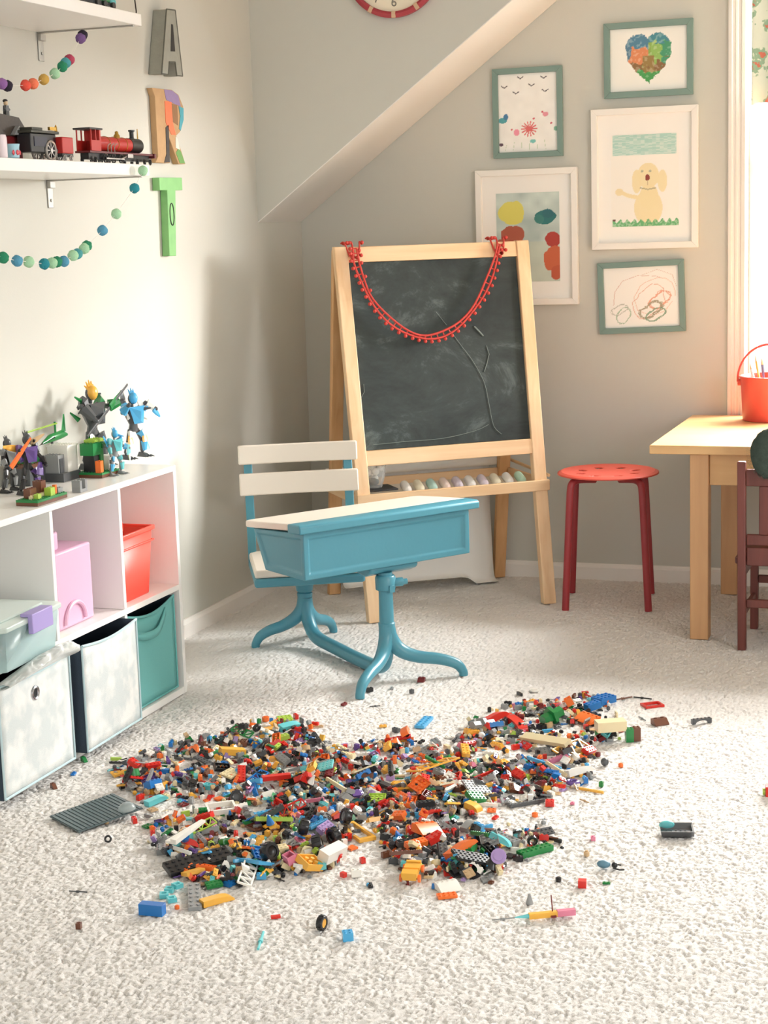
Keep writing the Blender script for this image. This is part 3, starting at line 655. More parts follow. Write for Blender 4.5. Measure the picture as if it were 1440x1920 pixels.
# chalkboard with chalk smears
cb = bpy.data.materials.new('chalkboard_slate'); cb.use_nodes = True; nt = cb.node_tree; pb = nt.nodes['Principled BSDF']; pb.inputs['Roughness'].default_value = .75
tc = nt.nodes.new('ShaderNodeTexCoord'); mp = nt.nodes.new('ShaderNodeMapping'); mp.inputs['Rotation'].default_value = (0, .5, 0); mp.inputs['Scale'].default_value = (3.2, 3, 5)
n1 = nt.nodes.new('ShaderNodeTexNoise'); n1.inputs['Scale'].default_value = 1.15; n1.inputs['Detail'].default_value = 9; n1.inputs['Roughness'].default_value = .72; n1.inputs['Distortion'].default_value = .5
cr = nt.nodes.new('ShaderNodeValToRGB'); el = cr.color_ramp.elements
el[0].position = .3; el[0].color = srgb((.12, .145, .145)); el[1].position = .82; el[1].color = srgb((.5, .55, .54)); e = el.new(.54); e.color = srgb((.205, .24, .235))
nt.links.new(tc.outputs['Object'], mp.inputs[0]); nt.links.new(mp.outputs[0], n1.inputs['Vector']); nt.links.new(n1.outputs['Fac'], cr.inputs[0]); nt.links.new(cr.outputs[0], pb.inputs['Base Color'])
bo = panel(.563, 1.181, -.303, .2985, .008, .002, 'chalkboard', cb, bev=0)
CH = mat('chalk_dust', (.5, .54, .52), .95)
def on_board(px, py, off=-.004):
    # pixel -> easel-local point on the chalkboard face
    n0 = Vector((0, -1, 0)); Mi = Matrix.Translation(EO) @ Matrix.Rotation(EROT, 4, 'Z'); Mi = Mi.inverted()
    o = Mi @ CPOS; d = (Mi.to_3x3() @ ray(px, py)); k = .218/EH  # y = -(.24) + k z
    t_ = (-.24 + off + k*o.z - o.y)/(d.y - k*d.z); return o + d*t_
b = MB(); b.tube(spline([on_board(*q) for q in ((851, 629), (868, 652), (884, 673), (899, 698), (910, 723), (918, 763), (926, 799), (941, 814))], 3), .0008, 5)
b.tube([on_board(*q) for q in ((818, 585), (832, 603), (838, 610))], .0008, 5)
b.tube([on_board(*q) for q in ((889, 612), (897, 620), (906, 630))], .0028, 5); b.tube([on_board(*q) for q in ((912, 648), (917, 664), (913, 682), (908, 697))], .0014, 5)
b.tube(spline([on_board(*q) for q in ((700, 834), (760, 828), (830, 822), (890, 808), (916, 796))], 3), .0009, 5)
b.tube([on_board(*q) for q in ((682, 720), (683, 735), (676, 748))], .0008, 5)
b.build('chalk_line', CH, bo)
# tray
b = MB(); z0, z1 = .385, .422
for ya in (-.192, .165): MB().box((-.35, ya, z0), (.345, ya+.012, z1)).build('tray_rail', PINEX, ez, bevel=.002)
for xa in (-.348, .333): MB().box((xa, -.18, z0), (xa+.012, .165, z1)).build('tray_side', wood('pine_wood_depth', (.9, .74, .56), (.95, .82, .66), .5, 'Y'), ez, bevel=.002)
MB().box((-.336, -.18, z0+.002), (.333, .165, z0+.008)).build('tray_bottom', mat('tray_bottom_white', (.9, .87, .82), .6), ez)
b = MB(); b.cyl((-.345, .185, .447), (.34, .185, .447), .017, n=20); b.build('paper_roll', mat('drawing_paper', (.93, .92, .9), .8), ez, smooth=True)
b = MB(); b.tube([(.355, -.16, .432), (.355, .2, .447)], .006, 8); b.build('roll_holder', wood('pine_dowel', (.85, .7, .52), (.9, .78, .6), .5, 'Y'), ez, smooth=True)
# paper hanging from the roll down to the carpet

pp = spline([Vector((0, a, b_)) for a, b_ in ((.203, .447), (.207, .4), (.207, .3), (.205, .18), (.2, .07), (.192, .025), (.175, .009), (.15, .007))], 5)
b = MB(); vs = []; NX = 20
for p in pp:
    for i in range(NX+1):
        a = i/NX; x = -.295 + .58*a
        vs.append((x, p.y + .008*math.sin(a*5+p.z*6), max(p.z, .006) + (.03*max(0, .12-p.z)/.12*(1 if a < .84 else 0)*min(1, (.84-a)*20))))
b.add(vs, [(j*(NX+1)+i, j*(NX+1)+i+1, (j+1)*(NX+1)+i+1, (j+1)*(NX+1)+i) for j in range(len(pp)-1) for i in range(NX)])
b.build('paper_sheet', mat('drawing_paper', (.93, .92, .9), .8), ez, smooth=True, solid=.0008)

def E2W(x, y, z): return Matrix.Translation(EO) @ Matrix.Rotation(EROT, 4, 'Z') @ Vector((x, y, z))
# red beaded rope ladder garland
t = thing('bead_garland', 'red beaded ladder garland draped over the chalkboard', 'garland', E2W(0, fy(1.0), 1.0), EROT)
LT = Vector((0, fy(1.0), 1.0))
GR = mat('red_felt_bead', (.78, .24, .2), .6, bump=.2, bscale=300)
ctr = [on_board(*q, off=-.03) - LT for q in ((664, 466), (668, 495), (680, 528), (695, 560), (718, 590), (745, 613), (775, 628), (803, 633), (832, 627), (860, 610), (885, 583), (905, 552), (920, 518), (930, 485), (936, 458))]
ctr = spline(ctr, 5); kk = .218/EH
up_n = Vector((0, kk, 1)).normalized(); out_n = Vector((0, -1, kk)).normalized()
A, B, balls, rungs = [], [], [], MB()
for i, p in enumerate(ctr):
    tg = (ctr[min(i+1, len(ctr)-1)]-ctr[max(i-1, 0)]).normalized(); s = tg.cross(out_n).normalized()
    if s.z > 0 : s = -s
    wd = .0085 + .003*math.sin(i*.35)
    a = p - s*wd; c = p + s*wd*.6; A.append(a); B.append(c)
    if i % 2 == 0:
        rungs.tube([a, c], .0022, 5)
        q = c + s*.009 + out_n*.002*((i//2) % 2); balls.append(q); rungs.tube([c, q], .002, 5)
    if i % 4 == 1 and i < 16: balls.append(a - s*.007)
b = MB(); b.tube(A, .0038, 6); b.tube(B, .0038, 6); b.build('cord', GR, t, smooth=True)
rungs.build('rung', GR, t, smooth=True)
# loops over the top rail
for x0, q in ((-.275, ctr[0]), (.245, ctr[-1])):
    for j, dx in enumerate((-.025, .0, .028)):
        topz = 1.247 - LT.z; y_f = fy(1.2)-.02-LT.y
        pts = [q+Vector((0, 0, -.03)), Vector((q.x+dx*.6, y_f, 1.205-LT.z)), Vector((q.x+dx, fy(EH)-.004-LT.y, topz)), Vector((q.x+dx*1.2, fy(EH)+.018-LT.y, topz-.002))]
        MB().tube(spline(pts, 4), .003, 6).build('loop', GR, t, smooth=True)
        for p in spline(pts, 3)[::3]: balls.append(p+Vector((.008*(1 if j != 1 else -1), -.003, .0)))
bd0 = MB().ball((0, 0, 0), .0063, 7).build('bead', GR, t, smooth=True); bd0.location = balls[0]
for q in balls[1:100]: bd = bd0.copy(); COL.objects.link(bd); bd.location = q

# tray contents
ZT = .385+.008
slate = MB().cb((0, 0, .004), (.13, .11, .006)).build('slate_tile', mat('black_slate', (.13, .13, .14), .5), bevel=.001)
slate.location = E2W(-.262, -.11, ZT+.031); slate.rotation_euler = (0, 0, EROT); tag(slate, 'thin black slate lying across the tray under the glass bowl', 'slate')
t = thing('glass_bowl', 'fluted clear glass bowl holding white chalk balls', 'bowl', E2W(-.265, -.105, ZT+.039), EROT)
prof = [(.028, 0), (.03, .004), (.036, .03), (.044, .066), (.0455, .07), (.0435, .07), (.034, .03), (.026, .006)]
b = MB(); N = 48; vs = []
for r_, z in prof:
    for k in range(N): a = 2*PI*k/N; rr = r_*(1+.05*math.cos(12*a)*min(1, z/.02)); vs.append((rr*math.cos(a), rr*math.sin(a), z + (.0025*math.cos(12*a) if z > .06 else 0)))
b.add(vs, [(i*N+k, i*N+(k+1) % N, (i+1)*N+(k+1) % N, (i+1)*N+k) for i in range(len(prof)-1) for k in range(N)] + [tuple(reversed(range(N)))])
b.build('bowl_glass', clear('clear_glass', (.96, .97, .97), .16, .03), t, smooth=True)
CHW = [mat('chalk_white', (.96, .95, .93), .85), mat('chalk_aqua', (.74, .88, .85), .85), mat('chalk_peach', (.93, .85, .81), .85), mat('chalk_lilac', (.86, .82, .87), .85), mat('chalk_cream', (.95, .92, .82), .85), mat('chalk_mint', (.74, .87, .78), .85)]
for i, (dx, dy, dz) in enumerate([(-.022, -.01, .052), (.002, -.02, .055), (-.008, .012, .056), (.018, .012, .058), (.022, -.012, .066), (-.025, .012, .05), (.004, -.004, .03), (.0, .0, .078-.01)]):
    b = MB(); b.ball((0, 0, 0), .0125, 8); o = b.build('chalk_ball', CHW[0], smooth=True); o.location = E2W(-.265+dx, -.105+dy, ZT+.039+dz)
    tag(o, 'white chalk ball heaped in the fluted glass bowl', 'chalk', 'chalk balls in the glass bowl')
b = fuzz_ball(.02, 3, 8); b.v = [(x, y, z*.7) for x, y, z in b.v]; o = b.build('sponge', mat('dark_sponge', (.22, .27, .27), .95, bump=.6, bscale=300), smooth=True)
o.location = E2W(-.268, -.112, ZT+.039+.02); tag(o, 'dark grey sponge at the bottom of the glass bowl', 'sponge')
ck = [(797, 911, 0, 'white'), (821, 909, 4, 'cream'), (842, 907, 1, 'aqua'), (863, 906, 2, 'peach'), (880, 901, 3, 'pale lilac'), (900, 900, 0, 'white'), (920, 898, 3, 'lilac'), (941, 900, 4, 'cream'), (960, 897, 0, 'white'), (976, 898, 5, 'mint green')]
_d = onz(823, 922, ZT+.03)-onz(797, 910, ZT+.03); CYAW = math.atan2(_d.y, _d.x)
for i, (px, py, c, nm) in enumerate(ck):
    rr = .0155; prof = [(.002, -.034), (rr*.7, -.031), (rr*.95, -.024), (rr, -.014), (rr*.97, .014), (rr*.9, .024), (rr*.65, .031), (.002, .034)]
    b = MB(); b.lathe(prof, 16, 0); o = b.build('chalk_stick', CHW[c], smooth=True)
    P0 = E2W(-.150 + i*.0468, -.105, ZT+.001+rr+.013)
    o.matrix_world = Matrix.Translation(P0) @ Matrix.Rotation(CYAW, 4, 'Z') @ Matrix.Rotation(PI/2+.30, 4, 'Y')
    side = {0: 'nearest the glass bowl', 1: 'second from the glass bowl', 2: 'beside the cream one', 3: 'between aqua and lilac ones', 4: 'left of the middle white one', 5: 'in the middle of the row', 6: 'right of the middle white one', 7: 'third from the right end', 8: 'next to the mint green one', 9: 'at the right end of the row'}[i]
    tag(o, f'{nm} chunky chalk stick in the easel tray, {side}', 'chalk', 'chunky chalks in the easel tray')

# ------------------------------------------------------------------ old school desk with swivel seat
BLUE = mat('teal_blue_enamel', (.30, .56, .63), .32, bump=.12, bscale=90, var=.03, vscale=20)
CREAM = mat('cream_desk_paint', (.885, .85, .80), .5, var=.02, vscale=10)
DO = Vector((-1.607, 4.476, 0)); DR = math.atan2(.815, .58)
dk = thing('school_desk', 'vintage blue metal school desk with attached cream swivel seat', 'desk', DO, DR)
# box
b = MB(); b.prism([(-.027, .335), (-.027, .468), (.243, .45), (.185, .335)], -.29, .29, 'X')
me_o = b.build('desk_box', BLUE, dk)
bm = bmesh.new(); bm.from_mesh(me_o.data); bm.normal_update()
for f in list(bm.faces):
    nf = f.normal
    if nf.y < -.9 or abs(nf.x) > .9:
        r = bmesh.ops.inset_region(bm, faces=[f], thickness=.022, depth=0); 
        r = bmesh.ops.inset_region(bm, faces=[f], thickness=.006, depth=-.005)
bm.to_mesh(me_o.data); bm.free()
bv = me_o.modifiers.new('bevel', 'BEVEL'); bv.width = .004; bv.segments = 3; bv.limit_method = 'ANGLE'; bv.angle_limit = .5
me_o.data.shade_smooth(); me_o.data.set_sharp_from_angle(angle=.7)
b = MB(); b.prism([(-.045, .469), (-.045, .49), (-.036, .495), (.02, .493), (.02, .467)], -.312, .316, 'X'); b.build('hinge_strip', BLUE, dk, bevel=.004, seg=3)
# writing surface, rounded corners near the sitter
def rrect(x0, x1, y0, y1, r, n=6):
    pts = [(x0, y0), (x1, y0)]
    for cx, cy, a0 in ((x1-r, y1-r, 0), (x0+r, y1-r, PI/2)):
        for i in range(n+1): a = a0+PI/2*i/n; pts.append((cx+r*math.cos(a), cy+r*math.sin(a)))
    return pts
b = MB(); tlt = lambda y: -.083*(y-.02)
pl = rrect(-.312, .316, .0215, .268, .03)
n = len(pl); b.add([(x, y, .474+tlt(y)) for x, y in pl]+[(x, y, .4925+tlt(y)) for x, y in pl], [tuple(reversed(range(n))), tuple(range(n, 2*n))]+[(i, (i+1) % n, (i+1) % n+n, i+n) for i in range(n)])
b.build('writing_surface', CREAM, dk, bevel=.004, seg=3)
b = MB(); b.prism([(-.015, .3345), (.08, .3345), (.06, .312), (.02, .306), (-.01, .318)], -.06, .11, 'X'); b.build('mounting_plate', BLUE, dk, bevel=.006)
def column(x, y, ztop, zc):
    b = MB(); b.lathe([(.021, .10), (.021, .15), (.024, .153), (.0245, .165), (.0215, .168), (.0205, zc), (.0205, ztop)], 24, M=Matrix.Translation((x, y, 0)))
    return b.build('column', BLUE, dk, smooth=True)
column(0, 0, .315, .25)
b = MB(); b.lathe([(.022, .262), (.029, .265), (.03, .30), (.026, .307), (.0225, .308)], 24); b.cyl((.02, -.012, .284), (.046, -.022, .284), .013, n=10); b.cyl((.044, -.022, .284), (.058, -.027, .284), .009, n=6); b.cb((.0, -.03, .27), (.018, .01, .02))
b.build('height_clamp', BLUE, dk, smooth=True, bevel=.001)
def foot(x, y, pts, nm='foot'):
    P = spline([(x, y, z) if not isinstance(z, tuple) else z for z in pts], 6); n = len(P)
    rr = interp([.024, .022, .021, .0185, .017, .0155, .0135, .0135], n, 6)[:n]
    return MB().tube(P, rr, 14).build(nm, BLUE, dk, smooth=True)
for sx in (-1, 1):
    foot(0, 0, [(0, 0, .16), (.008*sx, -.006, .12), (.03*sx, -.02, .083), (.07*sx, -.048, .062), (.125*sx, -.085, .052), (.165*sx, -.11, .036), (.181*sx, -.12, .014), (.183*sx, -.121, .0)])
RX, RY_ = .045, .513
column(RX, RY_, .24, .17)
b = MB(); b.lathe([(.022, .17), (.026, .172), (.028, .185), (.036, .205), (.038, .212), (.03, .214), (.0225, .2141)], 24, M=Matrix.Translation((RX, RY_, 0))); b.build('swivel_cup', BLUE, dk, smooth=True)
for sx in (-1, 1):
    foot(0, 0, [(RX, RY_, .15), (RX+.008*sx, RY_+.004, .115), (RX+.03*sx, RY_+.014, .085), (RX+.065*sx, RY_+.032, .063), (RX+.105*sx, RY_+.05, .05), (RX+.132*sx, RY_+.062, .034), (RX+.146*sx, RY_+.068, .012), (RX+.147*sx, RY_+.069, .0)])
P = spline([(RX, RY_, .15), (RX-.002, RY_-.008, .11), (RX-.004, RY_-.03, .065), (RX-.008, RY_-.075, .034), (RX-.02, RY_-.2, .026), (.008, .16, .022), (.001, .07, .022), (0, .025, .035), (0, .006, .075), (0, 0, .15)], 6)
MB().tube(P, [.021]*len(P), 14).build('connecting_bar', BLUE, dk, smooth=True)
# seat (swivelled)
SRM = Matrix.Translation((RX, RY_, 0)) @ Matrix.Rotation(math.radians(27.26)-DR, 4, 'Z')
def seatpart(b, nm, m, **k): b.v = [tuple(SRM @ Vector(p)) for p in b.v]; return b.build(nm, m, dk, **k)
b = MB(); b.prism([(-.165, -.165), (.175, -.165), (.175, .14), (.15, .165), (-.14, .165), (-.165, .14)], .222, .25, 'Z'); seatpart(b, 'seat_frame', BLUE, bevel=.008, seg=3)
b = MB(); b.prism([(-.163, -.16), (.173, -.16), (.173, .14), (.15, .163), (-.14, .163), (-.163, .14)], .2505, .276, 'Z'); seatpart(b, 'seat', CREAM, bevel=.007, seg=3)
for x0, x1 in ((-.165, -.138), (.158, .186)):
    b = MB(); vs = []; zs_ = [.228, .30, .40, .5, .605]; ys_ = [.15, .155, .165, .178, .192]
    for z, y in zip(zs_, ys_): vs += [(x0, y, z), (x1, y, z), (x1, y+.008, z), (x0, y+.008, z)]
    fs = [(0, 3, 2, 1), tuple(range(16, 20))]
    for i in range(4):
        for j in range(4): fs.append((i*4+j, i*4+(j+1) % 4, (i+1)*4+(j+1) % 4, (i+1)*4+j))
    b.add(vs, fs); 
    seatpart(b, 'back_support', BLUE, bevel=.002)
def slat(z0, z1, y0, y1):
    N = 14; pts = []
    b = MB(); vs = []
    for i in range(N+1):
        a = i/N; x = -.182 + .384*a; c = .012*math.sin(PI*a)
        vs += [(x, y0-.019+c, z0), (x, y0-.001+c*.3, z0), (x, y1-.001+c*.3, z1), (x, y1-.019+c, z1)]
    fs = [(0, 1, 2, 3), (4*N, 4*N+3, 4*N+2, 4*N+1)] + [(4*i+j, 4*(i+1)+j, 4*(i+1)+(j+1) % 4, 4*i+(j+1) % 4) for i in range(N) for j in range(4)]
    b.add(vs, fs); seatpart(b, 'back_slat', CREAM, bevel=.006, seg=3)
slat(.557, .618, .185, .193); slat(.458, .528, .172, .181)

# ------------------------------------------------------------------ red stool
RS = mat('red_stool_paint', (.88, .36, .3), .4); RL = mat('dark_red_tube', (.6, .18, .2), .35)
st = thing('stool', 'round red metal stool with slotted seat by the back wall', 'stool', (-1.189, 5.585, 0), .15)
def disc_with_holes():
    bm = bmesh.new(); N = 96; Rr = .171; zt = .458
    # polar grid with holes cut by removing faces inside slots
    rings = [0.012+i*(Rr-.012)/30 for i in range(31)]; V = []
    for r_ in rings: V.append([bm.verts.new((r_*math.cos(2*PI*k/N), r_*math.sin(2*PI*k/N), zt-.010*(1-(r_/Rr)**2) - (.006 if r_ > Rr-.006 else 0))) for k in range(N)])
    cvt = bm.verts.new((0, 0, zt-.010))
    def hole(x, y):
        for k in range(8):
            a = PI/8+k*PI/4; cx, cy = .098*math.cos(a), .098*math.sin(a)
            if ((x-cx)/.017)**2+((y-cy)/.013)**2 < 1: return True
        return False
    for i in range(30):
        for k in range(N):
            r_ = (rings[i]+rings[i+1])/2; a = 2*PI*(k+.5)/N
            if hole(r_*math.cos(a), r_*math.sin(a)): continue
            bm.faces.new((V[i][k], V[i+1][k], V[i+1][(k+1) % N], V[i][(k+1) % N]))
    for k in range(N): bm.faces.new((cvt, V[0][k], V[0][(k+1) % N]))
    me = bpy.data.meshes.new('seat'); bm.to_mesh(me); bm.free(); me.materials.append(RS); me.shade_smooth()
    o = bpy.data.objects.new('seat', me); COL.objects.link(o); o.parent = st
    s_ = o.modifiers.new('s', 'SOLIDIFY'); s_.thickness = .005; s_.offset = -1
disc_with_holes()
for k in range(4):
    a = PI/4+k*PI/2; ca, sa = math.cos(a), math.sin(a)
    P = spline([(.06*ca, .06*sa, .432), (.11*ca, .11*sa, .437), (.140*ca, .140*sa, .437), (.160*ca, .160*sa, .428), (.168*ca, .168*sa, .405), (.174*ca, .174*sa, .33), (.196*ca, .196*sa, 0)], 5)
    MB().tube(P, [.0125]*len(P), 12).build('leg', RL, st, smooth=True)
b = MB()
for k in range(4): a = PI/4+k*PI/2; b.cyl((.07*math.cos(a), .07*math.sin(a), .428), (.07*math.cos(a), .07*math.sin(a), .447), .012, n=12)
b.build('seat_bracket', RL, st, smooth=True)

# ------------------------------------------------------------------ wooden table
BI = wood('birch_table_wood', (.76, .58, .41), (.82, .64, .46), .42, 'Z'); BIX = wood('birch_table_top', (.84, .66, .45), (.88, .71, .5), .3, 'X')
TX0, TX1, TY0, TY1, TZ = -.957, .33, 5.10, 5.915, .61
tb = thing('table', 'pale birch wooden table beside the window', 'table', ((TX0+TX1)/2, (TY0+TY1)/2, 0)); TO = Vector(((TX0+TX1)/2, (TY0+TY1)/2, 0))
def tbx(nm, a, c, m, bev=.002): return MB().box(Vector(a)-TO, Vector(c)-TO).build(nm, m, tb, bevel=bev)
tbx('tabletop', (TX0, TY0, TZ-.027), (TX1, TY1, TZ), BIX, .003)
for x in (-.836, .17):
    for y in (5.118, 5.772): tbx('leg', (x, y, 0), (x+.057, y+.057, TZ-.0275), BI, .003)
tbx('apron', (-.7785, 5.135, .485), (.1695, 5.157, TZ-.0275), BIX); tbx('apron', (-.7785, 5.79, .485), (.1695, 5.812, TZ-.0275), BIX)
tbx('apron', (-.82, 5.1755, .485), (-.80, 5.7715, TZ-.0275), BI); tbx('apron', (.19, 5.1755, .485), (.21, 5.7715, TZ-.0275), BI)

# ------------------------------------------------------------------ child's chair
MH = wood('reddish_brown_stain', (.36, .18, .16), (.48, .25, .22), .4, 'Z', .8)
cx0, cx1, cy0, cy1 = -.675, -.375, 5.01, 5.315
ch = thing('chair', 'small dark reddish wooden child chair with slatted back', 'chair', ((cx0+cx1)/2, (cy0+cy1)/2, 0)); CO = Vector(((cx0+cx1)/2, (cy0+cy1)/2, 0))
def chx(nm, a, c, bev=.0025): return MB().box(Vector(a)-CO, Vector(c)-CO).build(nm, MH, ch, bevel=bev)
for x in (cx0, cx1-.025):
    b = MB(); b.add([tuple(Vector(p)-CO) for p in ((x, cy0, 0), (x+.025, cy0, 0), (x+.025, cy0+.027, 0), (x, cy0+.027, 0), (x-.002, cy0-.01, .578), (x+.023, cy0-.01, .578), (x+.023, cy0+.012, .578), (x-.002, cy0+.012, .578))],
                    [(0, 3, 2, 1), (4, 5, 6, 7), (0, 1, 5, 4), (1, 2, 6, 5), (2, 3, 7, 6), (3, 0, 4, 7)]); b.build('back_leg', MH, ch, bevel=.003)
    chx('front_leg', (x+.002, cy1-.027, 0), (x+.026, cy1, .262))
chx('seat', (cx0-.012, cy0+.0275, .262), (cx1+.012, cy1+.02, .284), .004); chx('back_apron', (cx0+.0255, cy0+.004, .262), (cx1-.0255, cy0+.02, .318)); chx('side_apron', (cx0+.005, cy0+.0275, .225), (cx0+.02, cy1-.0275, .2615)); chx('side_apron', (cx1-.02, cy0+.0275, .225), (cx1-.005, cy1-.0275, .2615))
chx('front_apron', (cx0+.027, cy1-.02, .22), (cx1-.027, cy1-.005, .2615))
chx('lower_rail', (cx0+.0255, cy0, .325), (cx1-.0255, cy0+.014, .358)); chx('top_rail', (cx0+.0245, cy0-.008, .505), (cx1-.0245, cy0+.008, .555))
for k in range(3): x = cx0+.062+k*.073; chx('back_slat', (x, cy0-.004, .358), (x+.028, cy0+.006, .505))
chx('stretcher', (cx0+.0255, cy0+.005, .133), (cx1-.0255, cy0+.02, .158)); chx('stretcher', (cx0+.026, cy1-.02, .15), (cx1-.026, cy1-.006, .175)); 
chx('stretcher', (cx0+.006, cy0+.028, .1), (cx0+.02, cy1-.028, .12)); chx('stretcher', (cx1-.02, cy0+.028, .1), (cx1-.006, cy1-.028, .12))
# fuzzy round cushion over the top rail
b = MB(); rs = random.Random(9); b.ball((0, 0, 0), .072, 22, 0, (.86, .42, 1.04)); b.v = [tuple(Vector(p)*(1+rs.uniform(-.02, .02))) for p in b.v]
pc = ony(1447, 851, cy0-.04); FZ = mat('dark_green_grey_plush', (.27, .32, .29), 1.0, bump=1.0, bscale=380, var=.2, vscale=60)
P_ = MB()
for k in range(2600):
    th = rs.uniform(0, 2*PI); ph = math.acos(rs.uniform(-1, 1)); d = Vector((math.sin(ph)*math.cos(th), math.sin(ph)*math.sin(th)*.42, math.cos(ph)*1.02)); q = d*.071; r_ = Vector((rs.uniform(-1, 1), rs.uniform(-1, 1), rs.uniform(-1, 1)))*.004
    e = q + d.normalized()*.006 + r_; s = d.cross(Vector((.3, .2, 1))).normalized()*.0008
    P_.add([q-s, q+s, e], [(0, 1, 2)])
hd = thing('plush_ball', 'dark fuzzy round plush hanging on the chair back', 'plush', pc)
b.build('body', FZ, hd, smooth=True); P_.build('fuzz', FZ, hd)

# ------------------------------------------------------------------ red bucket of pencils
bp = onz(1450, 783, TZ); bk = thing('bucket', 'red metal bucket with wire handle standing on the table', 'bucket', (bp.x, min(bp.y, 5.79), TZ)); 
RB = mat('red_bucket_enamel', (.84, .32, .28), .35)
b = MB(); b.lathe([(.001, .001), (.094, .001), (.095, .004), (.103, .14), (.107, .146), (.107, .151), (.103, .152), (.100, .146), (.092, .008), (.001, .008)], 40, cap=False); b.build('pail', RB, bk, smooth=True)
b = MB()
for sx in (-1, 1): b.cyl((sx*.10, 0, .128), (sx*.112, 0, .128), .012, n=12); 
b.build('handle_ear', RB, bk, smooth=True)
P = [(.113*math.cos(a), -.03*math.sin(a), .13+.128*math.sin(a)) for a in [PI*i/24 for i in range(25)]]
MB().tube(P, .0035, 8).build('handle', RB, bk, smooth=True)
rs = random.Random(4)
PC = [('white', (.9, .88, .85)), ('blue', (.35, .45, .6)), ('brown', (.45, .22, .15)), ('silver grey', (.6, .62, .66)), ('red', (.75, .3, .28)), ('cream', (.9, .85, .7)), ('green', (.35, .55, .4)), ('yellow', (.88, .75, .35))]
for i in range(8):
    nm, c = PC[i]; a = -2.6+i*.72; r0 = .03; P0 = Vector((bp.x+r0*math.cos(a), min(bp.y, 5.79)+r0*math.sin(a), TZ+.012)); P1 = Vector((bp.x+.078*math.cos(a), min(bp.y, 5.79)+.078*math.sin(a), TZ+.195+.018*(i % 3)))
    d = P1-P0; q = d.to_track_quat('Z', 'Y'); t = thing('pencil', f'{nm} pencil standing in the red bucket', 'pencil', P0, 0, 'pencils in the red bucket'); t.rotation_euler = q.to_euler(); h = d.length
    MB().cyl((0, 0, 0), (0, 0, h-.02), .0045, n=6).build('shaft', mat('pencil_'+nm.replace(' ', '_'), c, .5), t)
    MB().cyl((0, 0, h-.02), (0, 0, h), .0044, .0006, n=6).build('tip', mat('bare_pencil_wood', (.85, .72, .55), .7), t)
o = MB().ball((0, 0, 0), .0085, 9).build('wooden_bead', mat('cream_bead', (.94, .88, .76), .5), smooth=True); q = onz(1425, 787, TZ+.0085); o.location = q; tag(o, 'small cream bead lying on the table by the bucket', 'bead')

# ------------------------------------------------------------------ toy bricks : shapes
BC = {'black': (.12, .12, .13), 'dark grey': (.31, .32, .33), 'grey': (.56, .57, .57), 'white': (.92, .91, .88), 'cream': (.88, .82, .66),
      'red': (.82, .17, .13), 'orange': (.93, .45, .18), 'yellow': (.93, .7, .28), 'brown': (.42, .25, .17), 'dark red': (.45, .13, .14),
      'green': (.12, .5, .25), 'lime': (.66, .78, .3), 'blue': (.1, .45, .74), 'azure': (.3, .66, .85), 'clear aqua': (.48, .86, .88),
      'purple': (.38, .27, .55), 'pink': (.85, .5, .6), 'lilac': (.66, .56, .76), 'tan': (.78, .66, .5)}
def bmat(c):
    if c == 'clear aqua': return clear('brick_clear_aqua', BC[c], .62, .12)
    return mat('brick_'+c.replace(' ', '_'), BC[c], .28, coat=.15)
ST, BH, PH = .0098, .0116, .0042
def s_studs(b, nx, ny, z, mi=0, n=8):
    for i in range(nx):
        for j in range(ny):
            x = (i-(nx-1)/2)*ST; y = (j-(ny-1)/2)*ST
            vs = []; 
            for zz in (z, z+.0017):
                for k in range(n): a = 2*PI*k/n; vs.append((x+.0024*math.cos(a), y+.0024*math.sin(a), zz))
            b.add(vs, [(k, (k+1) % n, n+(k+1) % n, n+k) for k in range(n)] + [tuple(range(n, 2*n))], mi)
def s_brick(nx, ny, h=BH, studs=True):
    b = MB(); e = .0001; b.box((-nx*ST/2+e, -ny*ST/2+e, 0), (nx*ST/2-e, ny*ST/2-e, h)); 
    if studs: s_studs(b, nx, ny, h)
    return b, (nx*ST, ny*ST, h)
def s_open(nx, ny, h=BH):          # lying upside down: hollow with tubes
    b = MB(); X, Y, t_ = nx*ST/2, ny*ST/2, .0013
    b.box((-X, -Y, 0), (X, Y, .0012))
    for q in (((-X, -Y), (X, -Y+t_)), ((-X, Y-t_), (X, Y)), ((-X, -Y+t_), (-X+t_, Y-t_)), ((X-t_, -Y+t_), (X, Y-t_))): b.box((*q[0], .0012), (*q[1], h))
    for i in range(nx-1):
        for j in range(max(1, ny-1)):
            x = (i-(nx-2)/2)*ST; y = (j-(ny-2)/2)*ST if ny > 1 else 0
            b.cyl((x, y, .0012), (x, y, h), .0031 if ny > 1 else .0014, n=8)
    return b, (2*X, 2*Y, h)
def s_slope(nx, ny, h=BH):
    b = MB(); X, Y = nx*ST/2, ny*ST/2
    b.prism([(-Y, 0), (Y, 0), (Y, h), (Y-ST, h), (-Y, .0015)], -X, X, 'X')
    for i in range(nx):
        x = (i-(nx-1)/2)*ST; b.cyl((x, Y-ST/2, h), (x, Y-ST/2, h+.0017), .0024, n=8)
    return b, (2*X, 2*Y, h)
def s_round(r, h): b = MB(); b.lathe([(r*.92, 0), (r, .001), (r, h), (r*.6, h), (r*.6, h+.0017), (.0002, h+.0017)], 14); return b, (2*r, 2*r, h)
def s_cone(r, h): b = MB(); b.lathe([(r, 0), (r*.95, .001), (.0024, h), (.0024, h+.0017), (.0001, h+.0017)], 14); return b, (2*r, 2*r, h)
